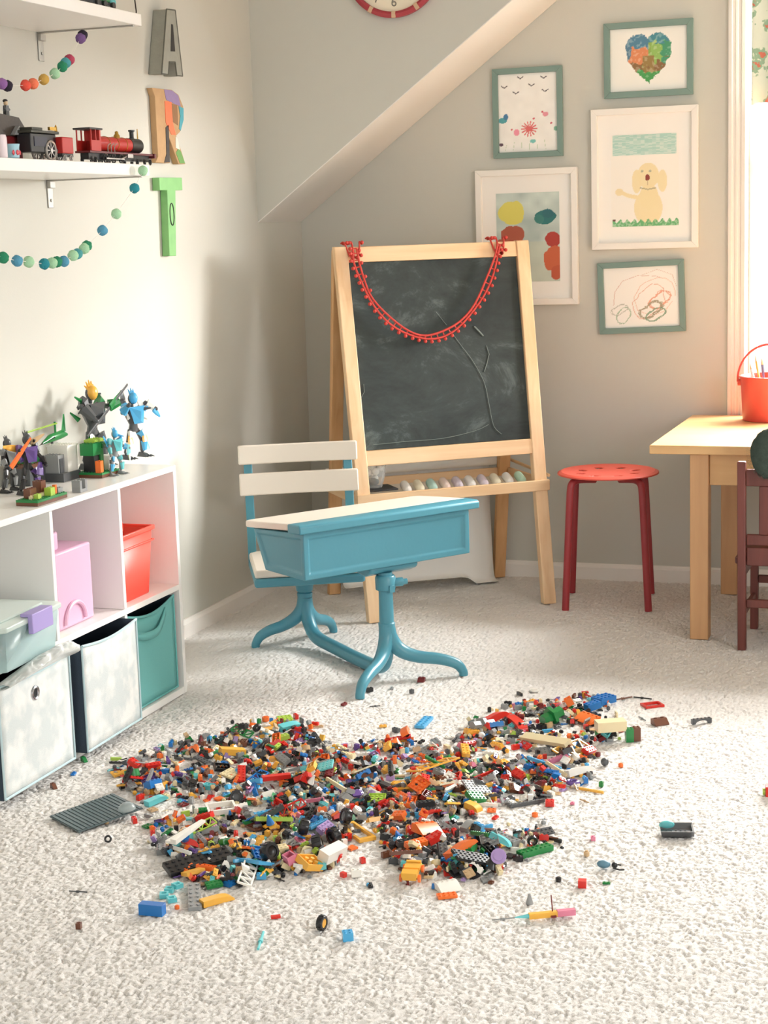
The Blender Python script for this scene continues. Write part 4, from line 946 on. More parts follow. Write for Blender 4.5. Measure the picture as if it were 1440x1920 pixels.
def s_beam(n):                      # rounded beam with round holes
    b = MB(); Lx = n*ST; t_ = .0036
    b.prism([(-Lx/2+t_*math.cos(a)+t_, t_*math.sin(a)) for a in [PI/2+PI*i/6 for i in range(7)]] + [(Lx/2-t_+t_*math.cos(a), t_*math.sin(a)) for a in [-PI/2+PI*i/6 for i in range(7)]], 0, .0074, 'Z')
    for k in range(n): x = (k-(n-1)/2)*ST; b.torus((x, 0, .0074), .0026, .0006, 10, 4)
    return b, (Lx, .0072, .0074)
def s_rod(n, r=.0016): b = MB(); L_ = n*ST; b.tube([(-L_/2, 0, r), (L_/2, 0, r)], r, 6); b.tube([(-L_*.1, 0, r), (L_*.05, 0, r)], r*1.7, 6); return b, (L_, 2*r, 2*r)
def s_wheel(r, w_, hub=True):
    b = MB(); RT = Matrix.Rotation(PI/2, 4, 'X') @ Matrix.Translation((0, 0, -w_/2)); T = Matrix.Translation((0, 0, r))
    prof = [(r*.62, .0), (r*.9, 0), (r, w_*.18), (r, w_*.82), (r*.9, w_), (r*.62, w_), (r*.6, w_*.75), (r*.6, w_*.25)]
    n = 22; vs = []; fs = []
    for rr, z in prof:
        for k in range(n): a = 2*PI*k/n; vs.append((rr*math.cos(a), rr*math.sin(a), z))
    m_ = len(prof)
    for i in range(m_):
        for k in range(n): fs.append((i*n+k, i*n+(k+1) % n, ((i+1) % m_)*n+(k+1) % n, ((i+1) % m_)*n+k))
    b.add(vs, fs, 0, T @ RT)
    for k in range(0, n, 2): a = 2*PI*k/n; b.cb((r*1.0*math.cos(a), 0, r+r*1.0*math.sin(a)), (r*.09, w_*.8, r*.14), rot=(0, -a, 0))
    return b, (2*r, w_, 2*r)
def s_hub(r, w_):
    b = MB(); T = Matrix.Translation((0, 0, r)) @ Matrix.Rotation(PI/2, 4, 'X') @ Matrix.Translation((0, 0, -w_/2))
    b.lathe([(.001, w_*.3), (r*.3, w_*.3), (r*.35, w_*.1), (r*.45, w_*.25), (r*.59, w_*.12), (r*.59, w_*.88), (r*.45, w_*.75), (r*.3, w_*.7), (.001, w_*.7)], 18, 0, T); return b
def s_lattice(n, wd=.016):
    b = MB(); L_ = n*ST; t_ = .0028
    b.cb((0, -wd/2, t_/2), (L_, t_, t_)); b.cb((0, wd/2, t_/2), (L_, t_, t_))
    for k in range(n//2+1):
        x = -L_/2 + L_*k/(n//2); b.cb((x, 0, t_/2), (t_, wd, t_))
        if k < n//2: b.beam((x, -wd/2, t_/2), (x+L_/(n//2), wd/2, t_/2), t_*.8, t_*.8)
    return b, (L_, wd, t_)
def s_frame(nx, ny, h=.008):
    b = MB(); X, Y, t_ = nx*ST/2, ny*ST/2, .0045
    for q in (((-X, -Y), (X, -Y+t_)), ((-X, Y-t_), (X, Y)), ((-X, -Y+t_), (-X+t_, Y-t_)), ((X-t_, -Y+t_), (X, Y-t_))): b.box((*q[0], 0), (*q[1], h))
    return b, (2*X, 2*Y, h)
def s_arch(n):
    b = MB(); L_ = n*ST/2; P = [(-L_, 0), (-L_, BH), (L_, BH), (L_, 0), (L_-ST*.8, 0)] + [((L_-ST*.8)*math.cos(a), BH*.7*math.sin(a)) for a in [PI*i/8 for i in range(1, 8)]] + [(-L_+ST*.8, 0)]
    b.prism(P, -ST/2, ST/2, 'Y'); s_studs(b, n, 1, BH); return b, (2*L_, ST, BH)
def s_bracket():
    b = MB(); b.box((-.008, -.008, 0), (.008, .008, .0032)); b.box((-.008, .0048, .0032), (.008, .008, .0144)); s_studs(b, 2, 1, .0032); return b, (.016, .016, .0144)
def s_dome(r): b = MB(); b.lathe([(r*math.cos(a), r*math.sin(a)) for a in [PI/2*i/6 for i in range(6)]]+[(.0002, r)], 14); return b, (2*r, 2*r, r)
def s_head(): b = MB(); b.lathe([(.003, 0), (.0048, .0015), (.0052, .003), (.0052, .0075), (.0045, .009), (.0024, .0092), (.0024, .011), (.0001, .011)], 12); return b, (.0104, .0104, .0092)
def s_wedge(n):
    b = MB(); L_ = n*ST; b.prism([(-L_/2, -ST), (L_/2, -ST), (L_/2, -ST*.2), (-L_/2, ST)], 0, PH, 'Z'); b.prism([(-L_/2, -ST), (0, -ST), (-L_/2, 0)], PH, PH*2, 'Z'); return b, (L_, 2*ST, PH)
def s_curve(n):
    b = MB(); L_ = n*ST/2; P = [(-L_, 0), (L_, 0)] + [(L_*math.cos(a), .0012+BH*math.sin(a)) for a in [PI/2*i/6 for i in range(7)]] + [(-L_, BH+.0012)]
    b.prism(P, -ST, ST, 'Y'); return b, (2*L_, 2*ST, BH)
SHAPES = {
 'two-by-four brick': (lambda: s_brick(2, 4), 8, 'brick'), 'two-by-two brick': (lambda: s_brick(2, 2), 8, 'brick'), 'one-by-four brick': (lambda: s_brick(1, 4), 7, 'brick'),
 'two-by-three brick': (lambda: s_brick(2, 3), 6, 'brick'), 'one-by-two brick': (lambda: s_brick(1, 2), 6, 'brick'), 'long one-by-six brick': (lambda: s_brick(1, 6), 4, 'brick'),
 'four-stud square plate': (lambda: s_brick(4, 4, PH), 4, 'plate'), 'two-by-six plate': (lambda: s_brick(2, 6, PH), 5, 'plate'), 'one-by-six plate': (lambda: s_brick(1, 6, PH), 4, 'plate'), 'two-by-four plate': (lambda: s_brick(2, 4, PH), 6, 'plate'),
 'smooth tile': (lambda: s_brick(2, 3, PH, False), 5, 'tile'), 'narrow smooth tile': (lambda: s_brick(1, 5, PH, False), 4, 'tile'),
 'upturned brick': (lambda: s_open(2, 4), 7, 'brick'), 'upturned square brick': (lambda: s_open(2, 2), 4, 'brick'), 'upturned wide plate': (lambda: s_open(4, 4, .0045), 3, 'plate'),
 'slope brick': (lambda: s_slope(2, 2), 5, 'brick'), 'wide slope brick': (lambda: s_slope(2, 3), 4, 'brick'), 'round brick': (lambda: s_round(.0098, BH), 4, 'brick'), 'small round stud': (lambda: s_round(.004, .005), 3, 'piece'),
 'cone piece': (lambda: s_cone(.0098, .02), 2, 'piece'), 'beam with holes': (lambda: s_beam(7), 5, 'beam'), 'short beam with holes': (lambda: s_beam(4), 4, 'beam'), 'thin rod': (lambda: s_rod(5), 5, 'rod'),
 'lattice piece': (lambda: s_lattice(6, .022), 2, 'lattice'), 'square frame': (lambda: s_frame(4, 3), 2, 'frame'), 'arch brick': (lambda: s_arch(4), 3, 'brick'), 'bracket': (lambda: s_bracket(), 4, 'bracket'),
 'dome piece': (lambda: s_dome(.0105), 2, 'dome'), 'wedge plate': (lambda: s_wedge(5), 3, 'plate'), 'curved slope': (lambda: s_curve(4), 4, 'brick'), 'small wheel': (lambda: s_wheel(.011, .009), 3, 'wheel')}
LIB = {k: v[0]() for k, v in SHAPES.items()}
SMALL = {'a': (s_brick(1, 1), 5), 'b': (s_brick(1, 2, PH), 6), 'c': (s_round(.004, .0055), 5), 'd': (s_brick(1, 1, PH), 5), 'e': (s_rod(3), 4), 'f': (s_head(), 3), 'g': (s_slope(1, 2), 4), 'h': (s_brick(1, 2), 5),
         'i': (s_cone(.004, .008), 2), 'j': (s_brick(1, 3, PH), 4), 'k': (s_brick(2, 2, PH), 4), 'l': (s_beam(3), 3), 'm': (s_brick(1, 2, PH, False), 3), 'n': (s_dome(.0048), 2)}
MESHC = {}
def brick_mesh(kind, col, name):
    if (kind, col) not in MESHC:
        b, d = LIB[kind]; me = bpy.data.meshes.new(name); me.from_pydata(b.v, [], b.f)
        bm = bmesh.new(); bm.from_mesh(me); bmesh.ops.recalc_face_normals(bm, faces=bm.faces); bm.to_mesh(me); bm.free()
        me.materials.append(bmat(col))
        if kind in ('round brick', 'cone piece', 'dome piece', 'small wheel', 'beam with holes', 'short beam with holes', 'curved slope', 'arch brick', 'thin rod', 'small round stud'): me.shade_smooth(); me.set_sharp_from_angle(angle=.75)
        MESHC[(kind, col)] = me
    return MESHC[(kind, col)]

# height field of the heap
GX0, GY0, GS = -2.12, 2.55, .003
GW, GH = int(1.75/GS), int(2.1/GS)
HM = np.zeros((GH, GW), np.float32)
def place(px, py, dims, yaw, rs, flip=False, maxtilt=.5):
    L_, W_, H_ = dims; c, s = math.cos(yaw), math.sin(yaw)
    def smp(u, v):
        x = px+c*u-s*v; y = py+s*u+c*v; i = int((x-GX0)/GS); j = int((y-GY0)/GS)
        return float(HM[j, i]) if 0 <= i < GW and 0 <= j < GH else 0.0
    a = [smp(sx*L_*.45, 0) for sx in (-1, 1)]; q = [smp(0, sy*W_*.45) for sy in (-1, 1)]; ct = smp(0, 0)
    ty = max(-maxtilt, min(maxtilt, math.atan2(a[1]-a[0], L_*.9))); tx = max(-maxtilt, min(maxtilt, math.atan2(q[1]-q[0], max(W_, .006)*.9)))
    z = max((a[0]+a[1])/2, (q[0]+q[1])/2, ct*.92)
    up = Vector((-math.sin(ty), -math.sin(tx), 1)).normalized()
    M = Matrix.Translation((px, py, z)) @ Vector((0, 0, 1)).rotation_difference(Vector((c*up.x - s*up.y, s*up.x+c*up.y, up.z))).to_matrix().to_4x4() @ Matrix.Rotation(yaw, 4, 'Z')
    r_ = int(math.hypot(L_, W_)/2/GS)+1; i0 = int((px-GX0)/GS); j0 = int((py-GY0)/GS)
    ja, jb, ia, ib = max(0, j0-r_), min(GH, j0+r_+1), max(0, i0-r_), min(GW, i0+r_+1)
    if ja < jb and ia < ib:
        yy, xx = np.mgrid[ja:jb, ia:ib]; dx = GX0+(xx+.5)*GS-px; dy = GY0+(yy+.5)*GS-py
        u = c*dx+s*dy; v = -s*dx+c*dy; ins = (np.abs(u) <= L_/2) & (np.abs(v) <= W_/2)
        top = z + H_ + u*math.tan(ty) + v*math.tan(tx)
        HM[ja:jb, ia:ib] = np.where(ins, np.maximum(HM[ja:jb, ia:ib], top), HM[ja:jb, ia:ib])
    return M
LOBES = [  # outline in photo pixels, pieces of small and large kinds, crowding towards a heap line
 ([(212, 1447), (250, 1418), (320, 1397), (390, 1382), (440, 1368), (480, 1352), (520, 1346), (575, 1352), (600, 1385), (640, 1415), (650, 1460), (600, 1500), (480, 1512), (400, 1503), (330, 1507), (262, 1500), (232, 1482)], 640, 78),
 ([(640, 1402), (700, 1390), (760, 1385), (830, 1400), (870, 1420), (900, 1440), (1000, 1450), (1060, 1470), (1040, 1500), (930, 1512), (880, 1532), (760, 1543), (640, 1543), (540, 1540), (500, 1500), (580, 1450)], 760, 96),
 ([(850, 1392), (880, 1360), (920, 1338), (960, 1320), (1010, 1314), (1100, 1310), (1158, 1318), (1150, 1345), (1185, 1385), (1130, 1397), (1112, 1420), (1095, 1450), (1120, 1455), (1080, 1482), (1000, 1485), (900, 1455), (860, 1425)], 400, 52),
 ([(278, 1548), (330, 1530), (400, 1515), (470, 1520), (560, 1528), (640, 1540), (690, 1560), (640, 1590), (640, 1632), (580, 1640), (520, 1648), (470, 1652), (430, 1668), (400, 1672), (340, 1648), (322, 1610), (288, 1590)], 420, 44),
 ([(700, 1560), (760, 1545), (870, 1552), (950, 1552), (1045, 1567), (1038, 1592), (980, 1600), (945, 1622), (935, 1645), (860, 1652), (800, 1648), (762, 1636), (735, 1608), (717, 1590)], 260, 30)]
def inside(p, poly):
    x, y = p; r_ = False; n = len(poly)
    for i in range(n):
        x1, y1 = poly[i]; x2, y2 = poly[(i+1) % n]
        if (y1 > y) != (y2 > y) and x < (x2-x1)*(y-y1)/(y2-y1)+x1: r_ = not r_
    return r_
def pick(rs, d): 
    k = list(d); return rs.choices(k, [d[q] for q in k])[0]
COLW = {'black': 21, 'dark grey': 11, 'grey': 15, 'white': 15, 'cream': 7, 'red': 10, 'orange': 8, 'yellow': 8, 'brown': 4, 'dark red': 3, 'green': 4, 'lime': 2.5, 'blue': 5, 'azure': 2.5, 'clear aqua': 2.5, 'purple': 2, 'pink': 1.5, 'lilac': 1.5, 'tan': 4}
rs = random.Random(21)
def rand_in(poly, soft=0):
    xs = [p[0] for p in poly]; ys = [p[1] for p in poly]
    while True:
        p = (rs.uniform(min(xs), max(xs)), rs.uniform(min(ys), max(ys)))
        if inside(p, poly): break
    if soft and rs.random() < .25: p = (p[0]+rs.gauss(0, soft*1.6), p[1]+rs.gauss(0, soft*.7))
    return p
# individually built things that stand out in the photo
ANCH = []
def world_anchor(px, py, nm): q = onz(px, py); ANCH.append((q.x, q.y, nm))
for a in [(170, 1530, 'the grey ribbed baseplate'), (290, 1440, 'the grey fence pieces'), (262, 1490, 'the green round piece'), (415, 1530, 'the white and purple frame'), (460, 1400, 'the yellow flat brick'), (540, 1362, 'the aqua bow piece'),
          (490, 1575, 'the striped lime panel'), (350, 1600, 'the long white slope'), (360, 1640, 'the yellow tile'), (395, 1668, 'the green plate'), (480, 1640, 'the white grille'), (590, 1585, 'the black wheels'), (690, 1555, 'the orange bracket'), (565, 1470, 'the long red brick'),
          (640, 1500, 'the cream lattice'), (760, 1410, 'the orange rosette'), (805, 1462, 'the yellow lattice'), (890, 1495, 'the grey studded plate'), (925, 1460, 'the long red beam'), (980, 1535, 'the red tip rod'), (930, 1350, 'the red curved pieces'), (1035, 1360, 'the green cylinder'),
          (1010, 1400, 'the long cream beam'), (1115, 1330, 'the blue bricks'), (1075, 1420, 'the yellow triangle frame'), (1073, 1475, 'the purple ring'), (765, 1650, 'the orange chassis'), (800, 1580, 'the orange slab'), (870, 1612, 'the orange curved piece'), (940, 1590, 'the clear aqua piece'), (1000, 1600, 'the green stud plate'),
          (700, 1470, 'the heap centre crossing beams'), (840, 1380, 'the carpet notch')]: world_anchor(*a)
small_v, small_f, small_m = [], [], []
cols = list(BC); sk = list(SMALL); sw = [SMALL[k][1] for k in sk]
def add_small(px, py):
    global HM
    k = rs.choices(sk, sw)[0]; b, d = SMALL[k][0]; q = onz(px, py); yaw = rs.uniform(0, PI)
    flip = rs.random() < .35
    M = place(q.x, q.y, d, yaw, rs, maxtilt=.7)
    if flip: M = M @ Matrix.Translation((0, 0, d[2]/2)) @ Euler((rs.choice([PI/2, PI, -PI/2, 0]), 0, rs.uniform(0, 1))).to_matrix().to_4x4() @ Matrix.Translation((0, 0, -d[2]/2))
    o = len(small_v); ci = cols.index(pick(rs, COLW))
    small_v.extend([tuple(M @ Vector(p)) for p in b.v]); small_f.extend([tuple(i+o for i in f) for f in b.f]); small_m.extend([ci]*len(b.f))
USED = set(); NBIG = 0
def add_big(px, py):
    global NBIG
    q = onz(px, py); near = min(ANCH, key=lambda a: (a[0]-q.x)**2+(a[1]-q.y)**2)[2]
    for _ in range(60):
        kind = rs.choices(list(SHAPES), [v[1] for v in SHAPES.values()])[0]; col = pick(rs, COLW)
        if kind == 'small wheel': col = 'black'
        if (kind, col, near) not in USED: break
    else: return
    USED.add((kind, col, near)); NBIG += 1
    b, d = LIB[kind]; yaw = rs.uniform(0, 2*PI); M = place(q.x, q.y, d, yaw, rs, maxtilt=.6)
    nm = {'brick': 'toy_brick', 'plate': 'toy_plate', 'tile': 'toy_tile', 'piece': 'toy_piece', 'beam': 'holed_bar', 'rod': 'toy_rod', 'lattice': 'toy_lattice', 'frame': 'frame_piece', 'bracket': 'bracket_piece', 'dome': 'toy_dome', 'wheel': 'wheel_piece'}[SHAPES[kind][2]]
    me = brick_mesh(kind, col, nm); o = bpy.data.objects.new(nm, me); COL.objects.link(o); o.matrix_world = M
    tag(o, f'{col} {kind} in the toy pile nearest {near}', 'toy brick', 'larger toy bricks in the pile')
for poly, ns, nb in LOBES:
    for i in range(int(ns*1.35)): add_small(*rand_in(poly, 9))
for i in range(90): p = rand_in([(200, 1440), (520, 1335), (640, 1380), (900, 1330), (1180, 1300), (1200, 1400), (1130, 1500), (1060, 1600), (900, 1670), (760, 1690), (520, 1670), (320, 1690), (260, 1560)]); add_small(*p)
for poly, ns, nb in LOBES:
    for i in range(nb): add_big(*rand_in(poly))
me = bpy.data.meshes.new('toy_brick'); me.from_pydata(small_v, [], small_f)
for c in cols: me.materials.append(bmat(c))
me.polygons.foreach_set('material_index', small_m)
o = bpy.data.objects.new('small_toy_bricks', me); COL.objects.link(o)
tag(o, 'layer of hundreds of tiny mixed colour toy bricks spread on the carpet', 'toy bricks', kind='stuff')
print('BIG', NBIG, 'SMALLV', len(small_v))

# ------------------------------------------------------------------ distinct pieces on and around the heap
def dist_piece(name, label, build, dims, a, b=None, yaw=None, lift=0, cat='toy brick', roll=0, pitch=0, onheap=True, group=None):
    """build(L) adds meshes to an MB list [(part name or None, MB, material)], lying along local x; a, b photo pixels of its ends"""
    pa = onz(*a, lift); pb = onz(*b, lift) if b else None
    c = (pa+pb)/2 if b else pa
    if b: yaw = math.atan2(pb.y-pa.y, pb.x-pa.x)
    L_ = (pb-pa).length if b else dims[0]
    d = (L_, dims[1], dims[2]); M = place(c.x, c.y, d, yaw or 0, rs, maxtilt=.35 if onheap else 0)
    M = M @ Matrix.Translation((0, 0, d[2]*.0)) @ Euler((roll, pitch, 0)).to_matrix().to_4x4()
    if abs(roll) > 1 or abs(pitch) > 1: M = Matrix.Translation((0, 0, max(d[1], d[0])*.0)) @ M
    items = build(L_)
    if len(items) == 1:
        o = items[0][1].build(name, items[0][2], smooth=True); o.matrix_world = M
        tag(o, label, cat, group)
    else:
        t = thing(name, label, cat, group=group); t.matrix_world = M
        for nm, mb, m in items: mb.build(nm, m, t, smooth=True)
def scaled(bd, L_):
    b, d = bd; o = MB(); k = L_/d[0]; o.v = [(x*k, y*max(.6, min(1.35, k)), z*max(.7, min(1.3, k))) for x, y, z in b.v]; o.f = b.f; o.m = b.m; return o
def D1(name, label, mk, col, a, b=None, yaw=None, k=1.0, **kw):
    bd = mk(); d = tuple(q*k for q in bd[1])
    def bl(L_):
        if b: return [(None, scaled(bd, L_), bmat(col))]
        o = MB(); o.v = [(x*k, y*k, z*k) for x, y, z in bd[0].v]; o.f = bd[0].f; o.m = bd[0].m; return [(None, o, bmat(col))]
    dist_piece(name, label, bl, d, a, b, yaw, **kw)
# pieces on the heap
D1('toy_plate', 'white and purple rectangular frame on the left of the heap', lambda: s_frame(6, 4, .01), 'white', (388, 1532), (442, 1525))
D1('toy_brick', 'flat yellow orange brick in the back left of the heap', lambda: s_brick(3, 2, .012, False), 'yellow', (412, 1425), (458, 1418))
D1('toy_plate', 'yellow orange plate near the top edge of the left lobe', lambda: s_brick(3, 2, .006, False), 'yellow', (488, 1375), (516, 1367))
D1('toy_fence', 'grey ladder-like fence lying at the heap left edge', lambda: s_lattice(10, .014), 'grey', (253, 1450), (322, 1438))
D1('panel_piece', 'striped lime and cream panel in the front left lobe', lambda: s_brick(8, 4, .008), 'lime', (478, 1552), (548, 1545))
D1('toy_slope', 'long white slope piece at the front left of the heap', lambda: s_wedge(6), 'white', (322, 1618), (378, 1582), k=1.5)
D1('toy_plate', 'long black stud plate under the yellow tile', lambda: s_brick(10, 3, .008), 'black', (312, 1642), (430, 1610))
D1('toy_tile', 'yellow square tile leaning on black plate at the heap front', lambda: s_brick(3, 2, .006, False), 'yellow', (346, 1650), (380, 1640))
D1('toy_plate', 'long grey stud plate pointing towards the viewer from the heap', lambda: s_brick(6, 2, .006), 'grey', (366, 1708), (364, 1662))
D1('toy_hull', 'mustard yellow boat-shaped piece at the heap front', lambda: s_curve(7), 'yellow', (378, 1700), (436, 1684))
D1('toy_plate', 'dark green stud plate beside the mustard boat piece', lambda: s_brick(4, 2, .008), 'green', (386, 1668), (416, 1662))
D1('toy_grille', 'white slotted grille leaning at the front of the left lobe', lambda: s_lattice(8, .02), 'white', (458, 1672), (472, 1630))
D1('panel_piece', 'white and aqua flat panel beside the white grille', lambda: s_brick(4, 3, .005, False), 'azure', (458, 1620), (500, 1640))
D1('frame_piece', 'orange square frame with a hollow centre, front of the heap', lambda: s_open(3, 3, .012), 'yellow', (562, 1640), (596, 1628))
D1('toy_brick', 'small pink grille brick left of the orange square frame', lambda: s_open(1, 2, .014), 'pink', (538, 1634), (555, 1630))
D1('toy_brick', 'white box brick right of the orange square frame', lambda: s_brick(4, 2, .018, False), 'white', (604, 1630), (640, 1612))
D1('toy_plate', 'azure stud plate lying over the black wheels', lambda: s_brick(4, 3, .006), 'azure', (578, 1560), (612, 1552))
D1('toy_bracket', 'yellow orange bracket right of the black wheels', lambda: s_frame(5, 3, .006), 'yellow', (648, 1548), (690, 1578))
D1('wing_piece', 'orange pointed wing piece in the middle of the heap front', lambda: s_wedge(5), 'yellow', (690, 1560), (735, 1552))
D1('slab_piece', 'orange sloped slab on the front right lobe', lambda: s_slope(4, 3, .014), 'orange', (782, 1585), (822, 1572))
D1('toy_brick', 'bright red brick on the front right lobe', lambda: s_brick(3, 2), 'red', (803, 1596), (830, 1590))
D1('toy_brick', 'red-orange long brick left of the bright red brick', lambda: s_brick(5, 2), 'orange', (762, 1606), (798, 1596))
D1('toy_curve', 'glossy orange curved piece on the front right lobe', lambda: s_curve(5), 'orange', (842, 1624), (892, 1606), k=1.2)
D1('holed_bar', 'green angled beam above the glossy orange curve', lambda: s_beam(8), 'green', (884, 1578), (918, 1602))
D1('toy_brick', 'grey long brick above the clear aqua piece', lambda: s_brick(6, 2), 'grey', (928, 1575), (970, 1592))
D1('toy_plate', 'clear aqua curved piece on the front right lobe', lambda: s_curve(5), 'clear aqua', (918, 1600), (958, 1606))
D1('toy_plate', 'green long stud plate at the right end of the front lobe', lambda: s_brick(7, 2, .01), 'green', (974, 1608), (1032, 1592))
D1('toy_plate', 'black panel printed with grid under the orange curve', lambda: s_brick(8, 4, .006), 'black', (850, 1640), (920, 1628))
D1('toy_cone', 'black funnel-shaped piece at the right of the front lobe', lambda: s_cone(.018, .03), 'black', (922, 1636), yaw=0)
D1('toy_disc', 'lilac round disc beside the black funnel piece', lambda: s_round(.016, .006), 'lilac', (936, 1638), yaw=0, roll=1.2)
D1('toy_slope', 'white triangular slope at the front right of the heap', lambda: s_slope(4, 3, .012), 'white', (822, 1672), (860, 1664))
D1('toy_plate', 'orange-red plate poking out below the white triangular slope', lambda: s_brick(4, 2, .006), 'orange', (820, 1684), (856, 1680))
D1('toy_rod', 'long dark grey rod across the front right lobe', lambda: s_rod(12, .003), 'dark grey', (742, 1558), (868, 1552))
D1('holed_bar', 'long red beam with holes in the right of the heap', lambda: s_beam(12), 'red', (872, 1468), (938, 1454))
D1('panel_piece', 'grey square studded plate standing in the heap centre right', lambda: s_brick(6, 5, .005), 'grey', (872, 1500), (914, 1492))
D1('toy_brick', 'green brick leaning on the grey square plate', lambda: s_brick(4, 3), 'green', (876, 1512), (905, 1506))
D1('toy_lattice', 'yellow orange lattice in the centre of the heap', lambda: s_lattice(8, .034), 'yellow', (775, 1470), (850, 1445))
D1('holed_bar', 'lime green beam over the yellow lattice', lambda: s_beam(8), 'green', (798, 1448), (835, 1460))
D1('slab_piece', 'orange slab below the yellow lattice', lambda: s_brick(5, 4, .008, False), 'yellow', (742, 1480), (785, 1478))
D1('holed_bar', 'long pale blue and white beam at the heap right', lambda: s_beam(11), 'azure', (988, 1436), (1052, 1456))
D1('toy_curve', 'white rounded shell piece at the right edge of heap', lambda: s_curve(6), 'white', (1062, 1462), (1108, 1448), k=1.5)
D1('toy_ring', 'purple ring at the right edge of the heap', lambda: (MB().torus((0, 0, .005), .012, .005, 20, 8), (.034, .034, .01)), 'purple', (1074, 1474), yaw=0)
D1('holed_bar', 'yellow beam sticking out right of the purple ring', lambda: s_beam(9), 'yellow', (1085, 1480), (1132, 1488), onheap=False)
D1('holed_bar', 'long cream beam across the back right lobe', lambda: s_brick(12, 2, .008, False), 'cream', (982, 1392), (1068, 1418))
D1('toy_lattice', 'yellow orange triangle lattice beside the long cream beam', lambda: s_lattice(6, .036), 'yellow', (1050, 1425), (1098, 1405))
D1('toy_curve', 'bright red curved shell on top of the back lobe', lambda: s_curve(5), 'red', (912, 1362), (950, 1352))
D1('toy_curve', 'red curved strip right of the bright red shell', lambda: s_curve(5), 'red', (950, 1348), (982, 1372))
D1('toy_cylinder', 'grey cylinder lying on the left of the back lobe', lambda: s_rod(5, .008), 'grey', (882, 1378), (922, 1362))
D1('toy_cylinder', 'green cylinder lying in the back right lobe', lambda: s_rod(4, .012), 'green', (1020, 1362), (1056, 1354))
D1('toy_slope', 'orange slope brick right of the green cylinder', lambda: s_slope(4, 3), 'orange', (1085, 1352), (1116, 1362))
D1('toy_brick', 'blue round-edged brick at the back right', lambda: s_brick(3, 2, .014), 'blue', (1100, 1336), (1124, 1332))
D1('toy_brick', 'teal blue brick furthest back right of the heap', lambda: s_brick(4, 3, .014), 'blue', (1118, 1324), (1146, 1316))
D1('toy_spring', 'black and white coil piece at the back right edge', lambda: s_lattice(8, .012), 'black', (1124, 1356), (1160, 1352))
D1('toy_box', 'pale cream box brick standing right of the heap', lambda: s_brick(6, 3, .02, False), 'cream', (1118, 1392), (1172, 1388), onheap=False)
D1('toy_brick', 'green ribbed brick beside the pale cream box', lambda: s_brick(2, 2, .034), 'green', (1180, 1390), yaw=.4, onheap=False)
D1('toy_brick', 'brown ribbed brick touching the green ribbed brick', lambda: s_brick(2, 2, .034), 'brown', (1193, 1388), yaw=.4, onheap=False)
D1('holed_bar', 'long red brick in the left lobe of the heap', lambda: s_brick(8, 2, .012, False), 'red', (492, 1476), (545, 1470))
D1('rail_piece', 'grey and blue rail across the centre of the heap', lambda: s_beam(14), 'grey', (540, 1458), (622, 1462))
D1('holed_bar', 'cream slatted beam in the centre of the heap', lambda: s_lattice(8, .02), 'cream', (662, 1468), (705, 1458))
D1('holed_bar', 'cream straight beam left of the slatted beam', lambda: s_beam(9), 'cream', (612, 1478), (648, 1500))
D1('toy_rosette', 'orange rosette piece near the centre back', lambda: s_cone(.018, .014), 'orange', (742, 1405), yaw=.3)
D1('toy_bow', 'clear aqua bow piece at the top of the left lobe', lambda: s_curve(6), 'clear aqua', (525, 1372), (565, 1362))
D1('toy_drum', 'dark green round piece at the left end of the heap', lambda: s_round(.018, .018), 'green', (250, 1478), yaw=0)
D1('toy_brick', 'royal blue brick in front of the green round piece', lambda: s_brick(3, 2, .014), 'blue', (278, 1492), (300, 1484))
D1('holed_bar', 'aqua curved beam at the left lobe front', lambda: s_curve(6), 'clear aqua', (275, 1512), (312, 1500))
# wheels near the front
def wheel_build(r, w_, hc):
    def f(L_): return [('tyre', s_wheel(r, w_)[0], bmat('black')), ('hub', s_hub(r, w_), bmat(hc))]
    return f
for i, (p, yw, r, w_, hc, lb) in enumerate([((600, 1600), 1.9, .019, .02, 'white', 'big black toy wheel with a white hub, nearest the white box brick'), ((566, 1582), 2.0, .018, .02, 'dark grey', 'black toy wheel behind the white-hubbed one'),
        ((628, 1592), 2.6, .018, .018, 'black', 'all-black toy wheel under the small red brick'), ((645, 1560), 2.3, .018, .016, 'grey', 'black toy wheel next to the yellow bracket'), ((514, 1620), 1.2, .02, .02, 'black', 'chunky black toy wheel right of the white grille'), ((444, 1510), .2, .015, .012, 'dark grey', 'black tyre lying behind the white and purple frame')]):
    dist_piece('wheel_piece', lb, wheel_build(r, w_, hc), (2*r, w_, 2*r), p, yaw=yw, cat='toy wheel', group='toy wheels')
D1('toy_brick', 'small red brick perched on the black wheels', lambda: s_brick(2, 2), 'red', (617, 1572), yaw=.4)
# orange chassis
def chassis(L_):
    b = MB(); b.box((-.03, -.014, .008), (.03, .014, .014)); b.box((-.03, -.016, .014), (-.012, .016, .024)); b.box((.0, -.016, .014), (.018, .016, .02)); b.cb((.024, 0, .018), (.006, .03, .008))
    for x in (-.02, .018): b.cyl((x, -.019, .008), (x, .019, .008), .003, n=8)
    s_studs(b, 3, 2, .014); g = MB()
    for x in (-.02, .018): g.cyl((x, -.021, .008), (x, -.0165, .008), .008, n=14); g.cyl((x, .0165, .008), (x, .021, .008), .008, n=14)
    return [('chassis', b, bmat('yellow')), ('axle_hub', g, bmat('orange'))]
dist_piece('toy_chassis', 'orange toy car chassis at the very front of the heap', chassis, (.06, .04, .026), (764, 1668), (782, 1632), cat='toy vehicle')

